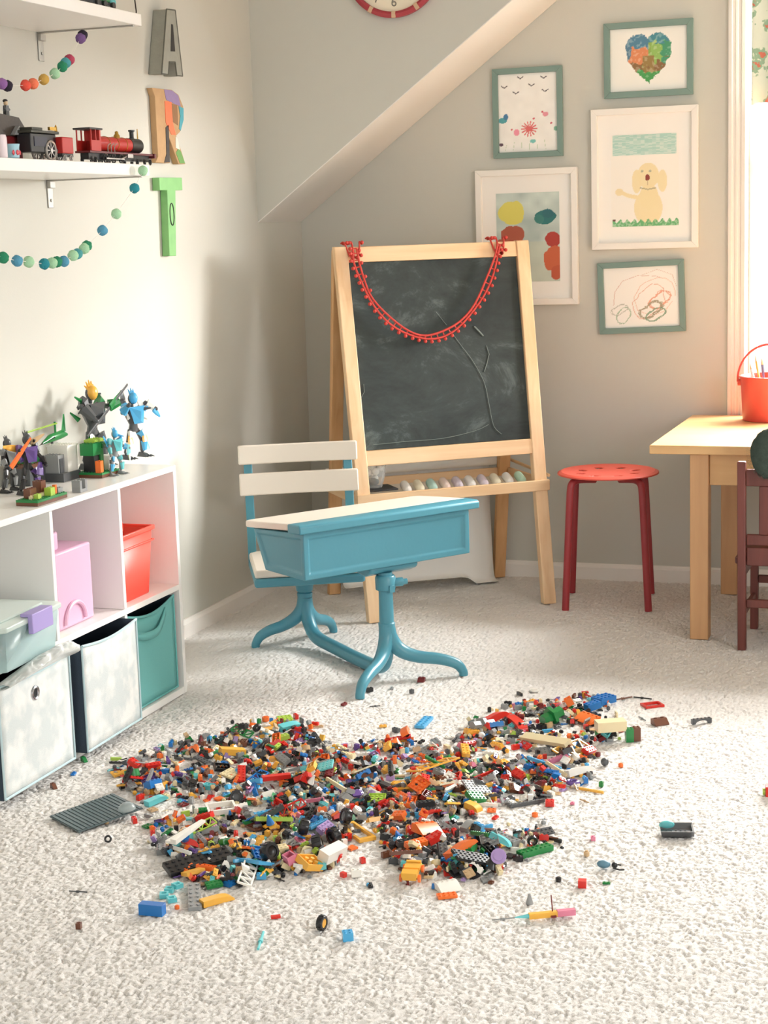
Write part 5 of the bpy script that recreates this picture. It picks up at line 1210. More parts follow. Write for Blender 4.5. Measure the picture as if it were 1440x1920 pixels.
# ---- loose pieces on the carpet, away from the heap
HM[:] = 0
kw = dict(onheap=False)
D1('toy_brick', 'solid blue long brick lying in front of the heap', lambda: s_brick(5, 2, .022, False), 'blue', (264, 1712), (308, 1716), **kw)
for i, (p, yw) in enumerate([((318, 1672), .2), ((333, 1668), 1.1), ((322, 1690), .7), ((308, 1682), 2.0)]):
    D1('toy_bow', ['clear aqua piece left of the yellow tile', 'clear aqua piece touching the black plate', 'clear aqua piece behind the solid blue brick', 'clear aqua piece leftmost of its little cluster'][i], lambda: s_frame(2, 2, .01), 'clear aqua', p, yaw=yw, k=.9, **kw)
D1('toy_piece', 'tiny salmon piece right of the solid blue brick', lambda: s_round(.005, .006), 'orange', (332, 1704), yaw=0, **kw)
D1('toy_tile', 'small red tile alone on the front carpet', lambda: s_brick(2, 1, .005, False), 'red', (508, 1722), (526, 1720), **kw)
dist_piece('wheel_piece', 'black tyre with yellow hub standing on the front carpet', wheel_build(.0145, .012, 'yellow'), (.029, .012, .029), (604, 1744), yaw=1.45, cat='toy wheel', onheap=False)
D1('toy_brick', 'blue and white checked brick at the very front', lambda: s_brick(2, 2, .016), 'azure', (652, 1762), yaw=.5, **kw)
D1('toy_brick', 'red two-by-two brick alone right of the heap', lambda: s_brick(2, 2, .018, False), 'red', (1092, 1663), yaw=.15, k=.82, **kw)
D1('toy_plate', 'tiny green plate right of the lone red brick', lambda: s_brick(2, 1, .004), 'green', (1137, 1657), yaw=.2, k=.8, **kw)
D1('toy_piece', 'tiny black faceted piece left of the lone red brick', lambda: s_round(.006, .007), 'black', (1047, 1652), yaw=0, **kw)
D1('toy_cone', 'grey ribbed cone behind the pencil-like rocket', lambda: s_cone(.008, .018), 'grey', (993, 1694), yaw=0, **kw)
D1('toy_brick', 'pale pink brick between the heap and the dark boat', lambda: s_brick(1, 1, .009), 'pink', (1112, 1576), yaw=.3, **kw)
D1('toy_piece', 'tan head-shaped piece below the pale pink brick', lambda: s_head(), 'tan', (1100, 1606), yaw=0, k=1.2, **kw)
D1('toy_ring', 'small black ring right of the grey baseplate', lambda: (MB().torus((0, 0, .0085), .0062, .0024, 18, 8, M=Matrix.Rotation(PI/2-.3, 4, 'X') ), (.017, .006, .017)), 'black', (203, 1580), yaw=.3, **kw)
D1('toy_plate', 'dark curved arch lying right of the heap', lambda: s_arch(5), 'dark grey', (1297, 1358), (1333, 1354), **kw)
D1('toy_piece', 'brown and grey piece on the carpet behind the cream box', lambda: s_slope(2, 2), 'brown', (1225, 1360), (1250, 1356), **kw)
D1('toy_twig', 'grey forked twig piece left of the brown piece', lambda: s_rod(3, .0015), 'grey', (1198, 1345), (1210, 1352), **kw)
D1('frame_piece', 'flat red open frame beyond the right end', lambda: s_frame(4, 3, .005), 'red', (1206, 1326), (1240, 1322), **kw)
D1('toy_rod', 'thin dark brown rod leading to the red frame', lambda: s_rod(5, .002), 'brown', (1152, 1314), (1185, 1308), **kw)
D1('toy_rod', 'thin black bent rod touching the red frame', lambda: s_rod(5, .0018), 'black', (1188, 1308), (1222, 1312), **kw)
D1('toy_tile', 'white rounded tile on the carpet behind the heap', lambda: s_round(.014, .005), 'white', (1002, 1296), yaw=0, **kw)
D1('toy_tile', 'tiny red tile right of the white rounded tile', lambda: s_brick(2, 1, .004, False), 'red', (1097, 1299), yaw=.3, **kw)
D1('toy_plate', 'bright blue plate alone between the two back lobes', lambda: s_brick(6, 2, .006), 'azure', (786, 1366), (804, 1348), **kw)
D1('toy_ball', 'dark grey ball right of the yellow triangle lattice', lambda: (MB().ball((0, 0, .01), .01, 10), (.02, .02, .02)), 'dark grey', (1134, 1436), yaw=0, **kw)
D1('toy_piece', 'small orange stud right of the dark grey ball', lambda: s_round(.006, .008), 'orange', (1164, 1438), yaw=0, **kw)
D1('toy_brick', 'red cube between cream box and dark ball', lambda: s_brick(1, 1, .012), 'red', (1113, 1410), yaw=.3, **kw)
D1('toy_brick', 'dark red round piece beside the red cube', lambda: s_round(.007, .009), 'dark red', (1121, 1418), yaw=.3, **kw)
D1('toy_brick', 'red brick at the right end of the grey rod pieces', lambda: s_brick(2, 2), 'red', (1031, 1510), yaw=.2, **kw)
D1('rail_piece', 'dark grey beam sticking out below the purple ring', lambda: s_beam(9), 'dark grey', (955, 1515), (1022, 1503), **kw)
D1('toy_piece', 'round orange piece below the red brick', lambda: s_round(.007, .008), 'orange', (1003, 1531), yaw=0, **kw)
D1('toy_piece', 'tiny red piece in the carpet gap between front lobes', lambda: s_slope(1, 1), 'red', (680, 1618), yaw=.8, **kw)
D1('toy_piece', 'small white piece in the carpet gap between front lobes', lambda: s_slope(2, 2), 'white', (668, 1642), yaw=.4, **kw)
D1('toy_stud', 'tiny azure stud left of the orange chassis', lambda: s_round(.0035, .004), 'azure', (690, 1661), yaw=0, **kw)
D1('toy_stick', 'clear mint stick lying on the front carpet', lambda: s_rod(5, .002), 'clear aqua', (484, 1782), (494, 1750), **kw)
D1('toy_stud', 'tiny orange brown piece at the far front left', lambda: s_slope(1, 1), 'brown', (148, 1741), yaw=.2, **kw)
D1('toy_brick', 'tiny blue tile near the left fabric bin', lambda: s_brick(1, 2, .004), 'blue', (138, 1452), yaw=.2, **kw)
D1('toy_piece', 'brown and gold bit behind the grey baseplate', lambda: s_slope(1, 2), 'brown', (101, 1478), yaw=1, **kw)
D1('toy_piece', 'green and gold bit by the corner of the bins', lambda: s_slope(1, 2), 'green', (158, 1428), yaw=1, **kw)
D1('toy_rod', 'thin grey rod pressed in the carpet left of the front', lambda: s_rod(4, .0015), 'dark grey', (130, 1672), (164, 1674), **kw)
D1('toy_rod', 'thin grey rod left of the rocket pencil', lambda: s_rod(5, .0014), 'grey', (922, 1726), (965, 1722), **kw)
for i, (p, col, mk, lb) in enumerate([((790, 1278), 'dark red', lambda: s_slope(2, 2), 'dark red and white bit beside the right front desk foot'), ((693, 1297), 'black', lambda: s_slope(2, 1), 'black wedge bit between the desk feet'), ((735, 1292), 'grey', lambda: s_brick(2, 1, .004), 'grey plate bit between the desk feet'),
        ((772, 1300), 'dark grey', lambda: s_slope(1, 1), 'dark bit in front of the desk, right of the grey plate'), ((703, 1325), 'dark grey', lambda: s_rod(3), 'dark thin rod in front of the desk'), ((645, 1322), 'dark red', lambda: s_brick(2, 1, .006), 'dark red bit touching the left front desk foot'),
        ((555, 1347), 'red', lambda: s_slope(2, 1), 'red star-like bit above the left lobe'), ((588, 1362), 'red', lambda: s_brick(3, 1), 'red brick above the left lobe edge'), ((436, 1357), 'black', lambda: s_head(), 'tiny black bit behind the left lobe'), ((322, 1398), 'blue', lambda: s_arch(3), 'small blue arch behind the left lobe'),
        ((745, 1372), 'dark grey', lambda: s_slope(2, 2), 'dark wedge bit in the carpet notch'), ((718, 1363), 'yellow', lambda: s_brick(2, 1, .005), 'pale yellow tile in the carpet notch'), ((200, 1545), 'tan', lambda: s_head(), 'tan head-like bit by the baseplate dome'), ((252, 1542), 'red', lambda: s_slope(2, 1), 'red bit right of the baseplate')]):
    D1('toy_bit', lb, mk, col, p, yaw=i*.9, **kw)
# dark boat with clear canopy
def boat(L_):
    b = MB(); b.box((-.032, -.02, .004), (.032, .02, .008))
    for sy in (-1, 1): b.add([(-.032, sy*.02, .004), (.032, sy*.02, .004), (.036, sy*.03, .018), (-.034, sy*.03, .018), (-.032, sy*.017, .008), (.032, sy*.017, .008), (.034, sy*.026, .018), (-.032, sy*.026, .018)],
          [(0, 1, 2, 3), (7, 6, 5, 4), (3, 2, 6, 7), (0, 3, 7, 4), (1, 5, 6, 2), (0, 4, 5, 1)])
    b.box((.0325, -.02, .004), (.036, .02, .016)); s_studs(b, 5, 2, .008)
    c = MB(); c.ball((-.018, .024, .014), .012, 8, 0, (1.4, .7, .8))
    return [('hull', b, bmat('dark grey')), ('canopy', c, bmat('clear aqua'))]
dist_piece('toy_boat', 'dark grey toy boat hull with clear aqua canopy piece', boat, (.07, .05, .02), (1268, 1566), yaw=.25, cat='toy boat', onheap=False)
# rocket-like pencil
def rocket(L_):
    b = MB(); b.box((-.045, -.005, .004), (.01, .005, .014)); c = MB(); c.box((.01, -.0055, .004), (.045, .0055, .015)); d = MB(); d.cyl((-.045, 0, .009), (-.072, 0, .009), .0048, .001, 8); e = MB(); e.cyl((.002, 0, .004), (.0, .004, .045), .0012, n=6); e.cb((.002, 0, .006), (.01, .016, .004))
    return [('yellow_body', b, bmat('yellow')), ('pink_tail', c, bmat('pink')), ('clear_nose', d, bmat('clear aqua')), ('fin_rod', e, bmat('dark red'))]
dist_piece('toy_rocket', 'yellow and pink toy rocket with a brown upright rod', rocket, (.1, .02, .016), (1035, 1722), yaw=.5, cat='toy rocket', onheap=False)
# blue figure
def blue_fig(L_):
    b = MB(); b.ball((0, 0, .009), .0095, 8, 0, (1.5, 1, .85)); c = MB(); c.ball((.022, 0, .008), .0065, 8); c.tube([(.02, -.01, .006), (.034, -.014, .004), (.042, -.008, .003)], .0018, 6); c.tube([(.02, .01, .006), (.034, .012, .004)], .0018, 6)
    return [('body', b, mat('slate_blue_plastic', (.36, .52, .6), .4)), ('head', c, bmat('black'))]
dist_piece('toy_figure', 'slate blue and black toy figure lying on the right carpet', blue_fig, (.05, .03, .018), (1132, 1628), yaw=.1, cat='toy figure', onheap=False)
# grey ribbed baseplate, slightly raised
P0, P1, P2 = onz(93, 1532, .004), onz(160, 1568, .003), onz(188, 1492, .016)
t = thing('toy_baseplate', 'grey ribbed toy baseplate with clear dome left of the heap', 'toy baseplate', P0)
ax = (P1-P0); bx = (P2-P0); lx, ly = ax.length, bx.length*1.0
ax.normalize(); bx = (bx-ax*bx.dot(ax)).normalized(); nz_ = ax.cross(bx)
if nz_.z < 0: nz_ = -nz_
M3 = Matrix((ax, bx, nz_)).transposed().to_4x4()
W_, H_ = .135, .165
b = MB(); b.box((0, 0, 0), (W_, H_, .0024))
nr = 16
for i in range(nr):
    y = H_*(i+.5)/nr; b.box((0.002, y-.0034, .0024), (W_-.002, y+.0034, .0042))
b.v = [tuple(M3 @ Vector(p)) for p in b.v]; b.build('plate', mat('slate_grey_plastic', (.36, .42, .43), .35), t)
b = MB(); b.lathe([(.02*math.cos(a), .016*math.sin(a)) for a in [PI/2*i/7 for i in range(7)]]+[(.0002, .016)], 20, M=M3 @ Matrix.Translation((.115, .135, .0043)))
b.build('dome', clear('clear_grey_dome', (.8, .84, .84), .35, .05), t, smooth=True)
# red, blue piece at the far right edge
def edge_piece(L_):
    b = MB(); b.box((-.02, -.012, 0), (.02, .012, .024)); c = MB(); c.box((-.004, -.012, .024), (.02, .012, .048)); d = MB(); d.cyl((-.026, 0, .01), (-.0205, 0, .01), .008, n=12)
    return [('red_block', b, bmat('red')), ('blue_block', c, mat('pale_blue_plastic', (.66, .76, .86), .4)), ('green_knob', d, bmat('lime'))]
dist_piece('toy_vehicle', 'red and pale blue block toy at the right edge', edge_piece, (.05, .03, .05), (1452, 1492), yaw=.2, cat='toy vehicle', onheap=False)

# ------------------------------------------------------------------ toys on top of the storage unit
ZS = CZ + .0008
def Yat(px, py, X): return onx(px, py, X).y
def robot(label, X, Y, z, h, yaw, main, joint, acc, headc, arms, weapon=None, lean=0, crest=3):
    t = thing('toy_robot', label, 'toy figure', (X, Y, z), yaw, 'robot figures on the storage unit'); k = h/.2
    J, A_, C_, Hd = bmat(joint) if joint in BC else joint, bmat(main), bmat(acc), bmat(headc)
    def V(x, y, zz): return Vector((x*k, y*k, zz*k))
    hip = .085
    for sx in (-1, 1):
        b = MB(); b.tube([V(sx*.014, 0, hip), V(sx*.028, -.006, .052), V(sx*.034, .002, .018)], [.007*k, .0075*k, .006*k], 8); b.ball(V(sx*.028, -.006, .052), .0075*k, 8); b.ball(V(sx*.034, 0, .018), .006*k, 8); 
        b.build('leg', J, t, smooth=True)
        b = MB(); b.tube([V(sx*.02, -.007, .078), V(sx*.027, -.013, .062)], [.014*k, .008*k], 6, sq=.6); b.tube([V(sx*.031, -.012, .05), V(sx*.035, -.009, .02)], [.0145*k, .008*k], 6, sq=.6); b.build('leg_armour', A_ if sx < 0 else C_, t)
        b = MB(); b.add([V(sx*.034-.011, .014, 0), V(sx*.034+.011, .014, 0), V(sx*.034+.014, -.026, 0), V(sx*.034-.014, -.026, 0), V(sx*.034-.006, .01, .014), V(sx*.034+.006, .01, .014), V(sx*.034+.006, -.012, .01), V(sx*.034-.006, -.012, .01)],
                        [(0, 3, 2, 1), (4, 5, 6, 7), (0, 1, 5, 4), (1, 2, 6, 5), (2, 3, 7, 6), (3, 0, 4, 7)])
        for q in (-.01, 0, .01): b.tube([V(sx*.034+q, -.022, .004), V(sx*.034+q*1.3, -.036, .001)], [.0032*k, .001*k], 6)
        b.build('foot', J, t, bevel=.0006)
    b = MB(); b.tube([V(0, 0, .08), V(0, -.002, .1), V(0, 0, .125), V(0, .002, .15)], [.017*k, .014*k, .025*k, .02*k], 10, sq=.75); b.build('torso', J, t, smooth=True)
    b = MB(); b.add([V(-.031, -.02, .154), V(.031, -.02, .154), V(.018, -.025, .104), V(-.018, -.025, .104), V(0, -.036, .14), V(0, -.032, .112)], [(0, 3, 5, 4), (1, 4, 5, 2), (0, 4, 1), (3, 2, 5)]); b.build('chest_plate', C_, t, solid=.003*k)
    b = MB(); b.ball(V(0, -.003, .176), .0145*k, 9, 0, (.85, 1, 1.15)); b.tube([V(0, 0, .152), V(0, 0, .17)], .005*k, 8); b.build('head', J, t, smooth=True)
    b = MB(); b.ball(V(0, -.008, .178), .0155*k, 8, 0, (.9, .8, 1.15))
    for i in range(crest): a = (i-(crest-1)/2)*.55; b.tube([V(.006*math.sin(a), -.004, .185), V(.02*math.sin(a), .002, .186+.022*math.cos(a))], [.006*k, .001*k], 5)
    b.build('mask', Hd, t, smooth=True)
    for sx, (e, hnd) in zip((-1, 1), arms):
        sh = V(sx*.028, 0, .146); e = V(*e); hnd = V(*hnd)
        b = MB(); b.tube([sh, e, hnd], [.0065*k, .0068*k, .006*k], 8); b.ball(sh, .0078*k, 8); b.ball(e, .0066*k, 8); b.ball(hnd, .006*k, 8); b.build('arm', J, t, smooth=True)
        b = MB(); b.tube([sh+V(0, 0, .008), sh.lerp(e, .6)+V(0, 0, .004)], [.02*k, .01*k], 7, sq=.7); b.tube([e.lerp(hnd, .1), e.lerp(hnd, .8)], [.0155*k, .009*k], 7, sq=.7); b.build('arm_armour', A_ if sx > 0 else C_, t)
    if weapon:
        for nm, p, q, w0, w1, col in weapon:
            b = MB(); b.tube([V(*p), V(*p).lerp(V(*q), .5), V(*q)], [w0*k, (w0+w1)*.62*k, w1*k], 6, sq=.35); b.build(nm, bmat(col), t)
    ex = random.Random(len(label))
    for q in range(7):
        sx = ex.choice((-1, 1)); z_ = ex.uniform(.09, .17); p = V(sx*ex.uniform(.012, .035), ex.uniform(-.02, .02), z_); e2 = p + V(sx*ex.uniform(.008, .03), ex.uniform(-.02, .015), ex.uniform(-.015, .03))
        b = MB(); b.tube([p, e2], [.0065*k, .002*k], 5, sq=.5); b.build('armour_spike', (A_, C_, J)[q % 3], t)
    return t
# yaw: robots face the room (+x): local -y -> +x  => rotate +90deg
FR = PI/2
robot('black and purple robot figure with an orange blade at the left', -2.27, Yat(52, 885, -2.27), ZS, .155, FR-.25, 'black', 'black', 'purple', 'dark grey', [((-.05, -.012, .12), (-.06, -.03, .15)), ((.048, -.02, .11), (.04, -.045, .09))],
      [('blade', (-.10, -.03, .10), (-.01, -.035, .185), .010, .004, 'orange'), ('wing', (.03, .01, .16), (.085, .0, .185), .011, .003, 'tan'), ('wing', (-.03, .012, .15), (-.10, .0, .165), .012, .004, 'yellow'), ('shield', (.02, -.035, .06), (.03, -.03, .1), .016, .008, 'purple')])
robot('green robot with yellow mask and outstretched arms holding a staff', -2.335, Yat(172, 800, -2.335), ZS, .235, FR-.1, 'green', 'dark grey', 'dark grey', 'yellow', [((-.05, -.01, .15), (-.035, -.04, .115)), ((.055, -.01, .14), (.085, -.035, .15))],
      [('staff', (-.09, -.05, .085), (.13, -.02, .185), .0035, .0035, 'dark grey'), ('blade', (.03, -.035, .14), (.10, -.02, .17), .009, .003, 'green')], crest=5)
robot('white and sky blue robot with gold knees at the right end', -2.31, Yat(250, 810, -2.31), ZS, .195, FR-.3, 'white', 'dark grey', 'azure', 'azure', [((-.05, -.01, .14), (-.05, -.04, .165)), ((.045, -.012, .16), (.07, -.03, .14))],
      [('claw', (.06, -.03, .14), (.085, -.03, .115), .010, .003, 'azure'), ('wing', (-.02, .012, .15), (-.03, .01, .205), .012, .005, 'grey'), ('knee_guard', (-.03, -.018, .045), (-.03, -.014, .07), .011, .006, 'yellow'), ('knee_guard', (.03, -.018, .045), (.03, -.014, .07), .011, .006, 'yellow'), ('skirt', (.045, -.01, .02), (.04, 0, .06), .011, .008, 'clear aqua')])
robot('small sky blue robot with grey claw feet in front', -2.2, Yat(216, 860, -2.2), ZS, .125, FR-.2, 'azure', 'grey', 'clear aqua', 'azure', [((-.045, -.01, .12), (-.06, -.03, .09)), ((.045, -.01, .12), (.062, -.03, .11))],
      [('shield', (.055, -.03, .08), (.062, -.028, .125), .013, .008, 'clear aqua'), ('blade', (.06, -.03, .09), (.05, -.04, .05), .008, .002, 'lime'), ('wing', (-.03, .012, .13), (-.07, .0, .175), .01, .004, 'azure')])
robot('small grey robot figure standing at the far left', -2.34, Yat(12, 850, -2.34), ZS, .14, FR, 'dark grey', 'black', 'grey', 'dark grey', [((-.04, -.01, .12), (-.05, -.03, .1)), ((.045, -.01, .13), (.06, -.03, .15))])
def block_scene(name, label, X, Y, parts):
    t = thing(name, label, 'toy building', (X, Y, ZS), 0, 'brick-built scenes on the storage unit')
    for nm, col, boxes, st in parts:
        b = MB()
        for (x0, y0, z0, x1, y1, z1) in boxes:
            b.box((x0, y0, z0), (x1, y1, z1))
            if st:
                nx_, ny_ = max(1, int((x1-x0)/ST)), max(1, int((y1-y0)/ST)); q = MB(); s_studs(q, nx_, ny_, z1); b.add([(p[0]+(x0+x1)/2, p[1]+(y0+y1)/2, p[2]) for p in q.v], q.f)
        b.build(nm, bmat(col), t)
y0 = Yat(88, 925, -2.15)
block_scene('toy_scene', 'brick-built garden on a green base with brown blocks', -2.165, y0, [
    ('soil_layer', 'brown', [(-.03, -.07, 0, .03, .07, .008)], 0), ('grass_base', 'green', [(-.03, -.07, .0081, .03, .07, .014)], 1),
    ('dirt_block', 'brown', [(-.02, -.05, .0142, -.002, -.02, .038), (-.024, .0, .0142, .0, .022, .05)], 1), ('fence', 'cream', [(.0, -.06, .0142, .006, .05, .022)], 1), ('bush', 'lime', [(.008, .0, .0142, .026, .02, .034), (.008, -.05, .0142, .02, -.035, .026)], 1),
    ('lamp', 'orange', [(.01, .035, .0142, .018, .043, .036)], 0), ('paving', 'grey', [(-.01, .045, .0142, .02, .068, .026)], 1)])
y0 = Yat(118, 860, -2.3)
block_scene('toy_house', 'white brick-built tower house with grey doorway', -2.31, y0, [
    ('foundation', 'dark grey', [(-.035, -.045, 0, .035, .045, .022)], 0), ('wall_block', 'white', [(-.03, -.01, .0221, .03, .042, .088)], 0), ('side_wing', 'grey', [(-.028, -.042, .0221, .02, -.0105, .07)], 1), ('doorway', 'dark grey', [(.0205, -.036, .0221, .022, -.018, .06)], 0), ('roof_edge', 'white', [(-.033, -.012, .0881, .033, .044, .093)], 1)])
y0 = Yat(172, 870, -2.26)
block_scene('toy_tree_house', 'brick-built green tree tower on a green base', -2.245, y0, [
    ('soil_layer', 'brown', [(-.04, -.045, 0, .04, .05, .008)], 0), ('grass_base', 'green', [(-.04, -.045, .0081, .04, .05, .013)], 1), ('trunk', 'black', [(-.02, -.035, .0131, .012, -.005, .06)], 0),
    ('leaf_column', 'green', [(-.02, -.0048, .0131, .016, .012, .075), (-.02, -.05, .0601, .02, -.0049, .092), (-.015, .0, .0751, .02, .035, .088)], 1), ('stone_wall', 'white', [(.0, .0125, .0131, .03, .046, .052)], 0), ('window_knob', 'dark grey', [(.0301, .018, .03, .0318, .028, .04)], 0),
    ('lantern', 'orange', [(.018, -.04, .0131, .034, -.024, .045)], 1), ('canopy', 'lime', [(-.018, -.03, .0921, .014, .02, .1)], 1)])
block_scene('toy_gate', 'small pale grey brick-built gate beside the garden base', -2.15, Yat(150, 925, -2.15), [('gate_wall', 'grey', [(-.012, -.018, 0, .012, .018, .008), (-.012, -.018, .0081, .012, -.008, .03), (-.012, .008, .0081, .012, .018, .03)], 1)])
block_scene('toy_hut', 'dark brown and green brick-built hut at the left end', -2.36, Yat(52, 880, -2.36), [('hut_wall', 'dark grey', [(-.03, -.04, 0, .03, .04, .045)], 0), ('hut_top', 'brown', [(-.032, -.042, .0451, .032, .042, .055)], 1), ('vine', 'green', [(-.02, -.02, .0551, .02, .03, .07)], 1)])
t = thing('toy_flyer', 'dark green winged flyer with long lime rotor blade', 'toy aircraft', (-2.34, Yat(105, 830, -2.34), ZS+.0005), 0)
b = MB(); b.tube([(0, -.07, .10), (0, -.03, .108), (0, .03, .112), (0, .06, .108)], [.003, .011, .012, .004], 10, sq=.8); b.build('fuselage', bmat('green'), t, smooth=True)
b = MB(); b.add([(0, -.09, .095), (.012, -.02, .11), (-.012, -.02, .11), (0, -.02, .12)], [(0, 1, 3), (0, 3, 2), (0, 2, 1), (1, 2, 3)]); b.build('nose', bmat('black'), t)
b = MB(); b.cb((.0, -.07, .142), (.01, .15, .003), rot=(.04, 0, 0)); b.build('rotor_blade', clear('clear_lime', (.7, .85, .35), .6, .1), t)
b = MB(); b.cyl((0, .0, .12), (0, .0, .15), .003, n=8); b.add([(0, .03, .118), (0, .045, .165), (0, .052, .165), (0, .055, .118), (.004, .04, .118)], [(0, 1, 2, 3), (0, 4, 1), (3, 2, 4)]); b.build('tail_fin', bmat('green'), t)
b = MB(); b.cyl((0, -.02, 0), (0, -.02, .1), .0035, n=8); b.cb((0, -.02, .0015), (.03, .03, .003)); b.build('stand', bmat('dark grey'), t)

# ------------------------------------------------------------------ toys on the wall shelves
Z1 = 1.4815
y0, y1 = Yat(128, 280, -2.185), Yat(281, 285, -2.185); ym = (y0+y1)/2; Lh = (y1-y0)/2
t = thing('toy_locomotive', 'red toy steam locomotive with black smokebox on the lower shelf', 'toy train', (-2.185, ym, Z1), PI/2)
BR, BK, GD = mat('loco_red', (.72, .17, .15), .35), bmat('black'), mat('brass_gold', (.7, .55, .25), .35, metal=.8)
SIL = mat('wheel_silver', (.68, .66, .64), .35, metal=.7)
f = Lh/.185
def X(v): return v*f
b = MB(); b.cyl((X(-.075), 0, .052), (X(.075), 0, .052), .019, n=22); b.build('boiler', BR, t, smooth=True)
b = MB()
for x in (-.03, .01, .05): b.torus((X(x), 0, .052), .0192, .0012, 22, 6, M=Matrix.Rotation(PI/2, 4, 'Y'))
b.build('boiler_band', GD, t, smooth=True)
b = MB(); b.cyl((X(.0755), 0, .052), (X(.125), 0, .052), .0198, n=22); b.cyl((X(.125), 0, .052), (X(.131), 0, .052), .017, .013, n=22); b.build('smokebox', BK, t, smooth=True)
b = MB(); b.lathe([(.008, .068), (.006, .075), (.006, .088), (.009, .09), (.009, .094), (.005, .094)], 14, M=Matrix.Translation((X(.1), 0, 0))); b.build('chimney', BK, t, smooth=True)
b = MB(); b.lathe([(.009, .068), (.0085, .076), (.005, .08), (.0045, .086), (.0005, .088)], 14, M=Matrix.Translation((X(.03), 0, 0))); b.build('dome', GD, t, smooth=True)
b = MB(); b.tube([(X(.128), 0, .07), (X(.128), 0, .098)], [.002, .0012], 6); b.build('lamp_post', GD, t)
b = MB(); b.box((X(-.118), -.022, .03), (X(-.076), -.018, .058)); b.box((X(-.118), .018, .03), (X(-.076), .022, .058)); b.box((X(-.079), -.018, .03), (X(-.076), .018, .08))
for x in (-.118, -.098): 
    for sy in (-1, 1): b.box((X(x), sy*.0205-.0015, .058), (X(x)+.003, sy*.0205+.0015, .084))
b.box((X(-.082), -.022, .058), (X(-.076), .022, .084)); b.build('cab', BR, t)
b = MB(); b.box((X(-.126), -.025, .0842), (X(-.07), .025, .089)); b.build('cab_roof', mat('dark_grey_roof', (.25, .24, .24), .5), t, bevel=.001)
b = MB(); b.box((X(-.125), -.022, .026), (X(.17), .022, .031)); b.box((X(.165), -.026, .02), (X(.173), .026, .032)); b.build('running_board', mat('maroon_frame', (.4, .14, .15), .4), t)
b = MB(); b.box((X(-.118), -.012, .01), (X(.16), .012, .0258)); b.build('underframe', BK, t)
def wheelset(nm, xs, r, m, spoke=True):
    for x in xs:
        for sy in (-1, 1):
            b = MB(); T = Matrix.Translation((X(x), sy*.0195, r+.0005)) @ Matrix.Rotation(PI/2, 4, 'X')
            b.torus((0, 0, 0), r*.86, r*.14, 22, 8, M=None); b.lathe([(.001, -.003), (r*.22, -.003), (r*.22, .003), (.001, .003)], 10)
            for k in range(8): a = k*PI/4; b.cb((r*.5*math.cos(a), r*.5*math.sin(a), 0), (r*.75, r*.09, .002), rot=(0, 0, a))
            b.v = [tuple(T @ Vector(p)) for p in b.v]; b.build(nm, m, t, smooth=True)
wheelset('wheel', (-.055, -.02, .015), .0135, BK); wheelset('wheel', (.09, .125, .152), .0085, BK); wheelset('wheel', (-.1,), .0085, BK)
b = MB(); b.cb((X(-.02), -.0255, .013), (X(.08), .002, .004)); b.cb((X(.045), -.026, .022), (.03, .006, .010)); b.cyl((X(.03), -.026, .02), (X(.0), -.026, .012), .0016, n=6); b.build('side_rod', SIL, t, bevel=.0005)
b = MB()
for x in (-.05, -.035, -.02): b.tube(spline([(X(x), -.024, .03), (X(x-.005), -.028, .045), (X(x+.01), -.026, .052)], 4), .0014, 5)
b.build('pipe', SIL, t, smooth=True)
t2 = thing('toy_tender', 'red toy coal tender behind the red locomotive', 'toy train', (-2.185, y0-.012, Z1), PI/2)
b = MB(); b.box((-.05, -.02, .02), (.004, .02, .06)); b.build('tender_body', BR, t2, bevel=.002)
b = MB(); b.box((-.05, -.018, .012), (.004, .018, .0198)); b.build('underframe', BK, t2)
t_s = t; t = t2; f = 1
wheelset('wheel', (-.04, -.01), .0085, SIL)
# black coach-like building with spoked wheels
yc = Yat(75, 275, -2.19); t = thing('toy_carriage', 'black toy carriage with large silver spoked wheels on the lower shelf', 'toy carriage', (-2.2, yc, Z1), PI/2)
DG = mat('olive_dark', (.22, .22, .18), .5)
b = MB(); b.box((-.055, -.018, .02), (.065, .02, .066)); b.build('carriage_body', bmat('black'), t, bevel=.002)
b = MB(); b.box((-.06, -.024, .0665), (.072, .024, .073)); b.box((-.05, -.02, .0731), (.0, .02, .08)); b.build('carriage_roof', DG, t, bevel=.001)
b = MB(); b.cb((.045, -.02, .079), (.03, .006, .008)); b.lathe([(.004, .073), (.003, .084), (.0005, .09)], 8, M=Matrix.Translation((.064, -.02, 0))); b.build('gold_ornament', GD, t)
b = MB(); b.box((-.04, -.0195, .035), (.02, -.018, .058)); b.build('window_panel', mat('carriage_blue_black', (.1, .11, .2), .3), t)
wheelset('wheel', (.035,), .026, SIL); wheelset('wheel', (.075,), .0165, SIL)
b = MB(); b.cyl((.075, -.018, .017), (.075, .018, .017), .002, n=6); b.cb((.07, 0, .0178), (.03, .006, .004)); b.build('axle', bmat('dark grey'), t)
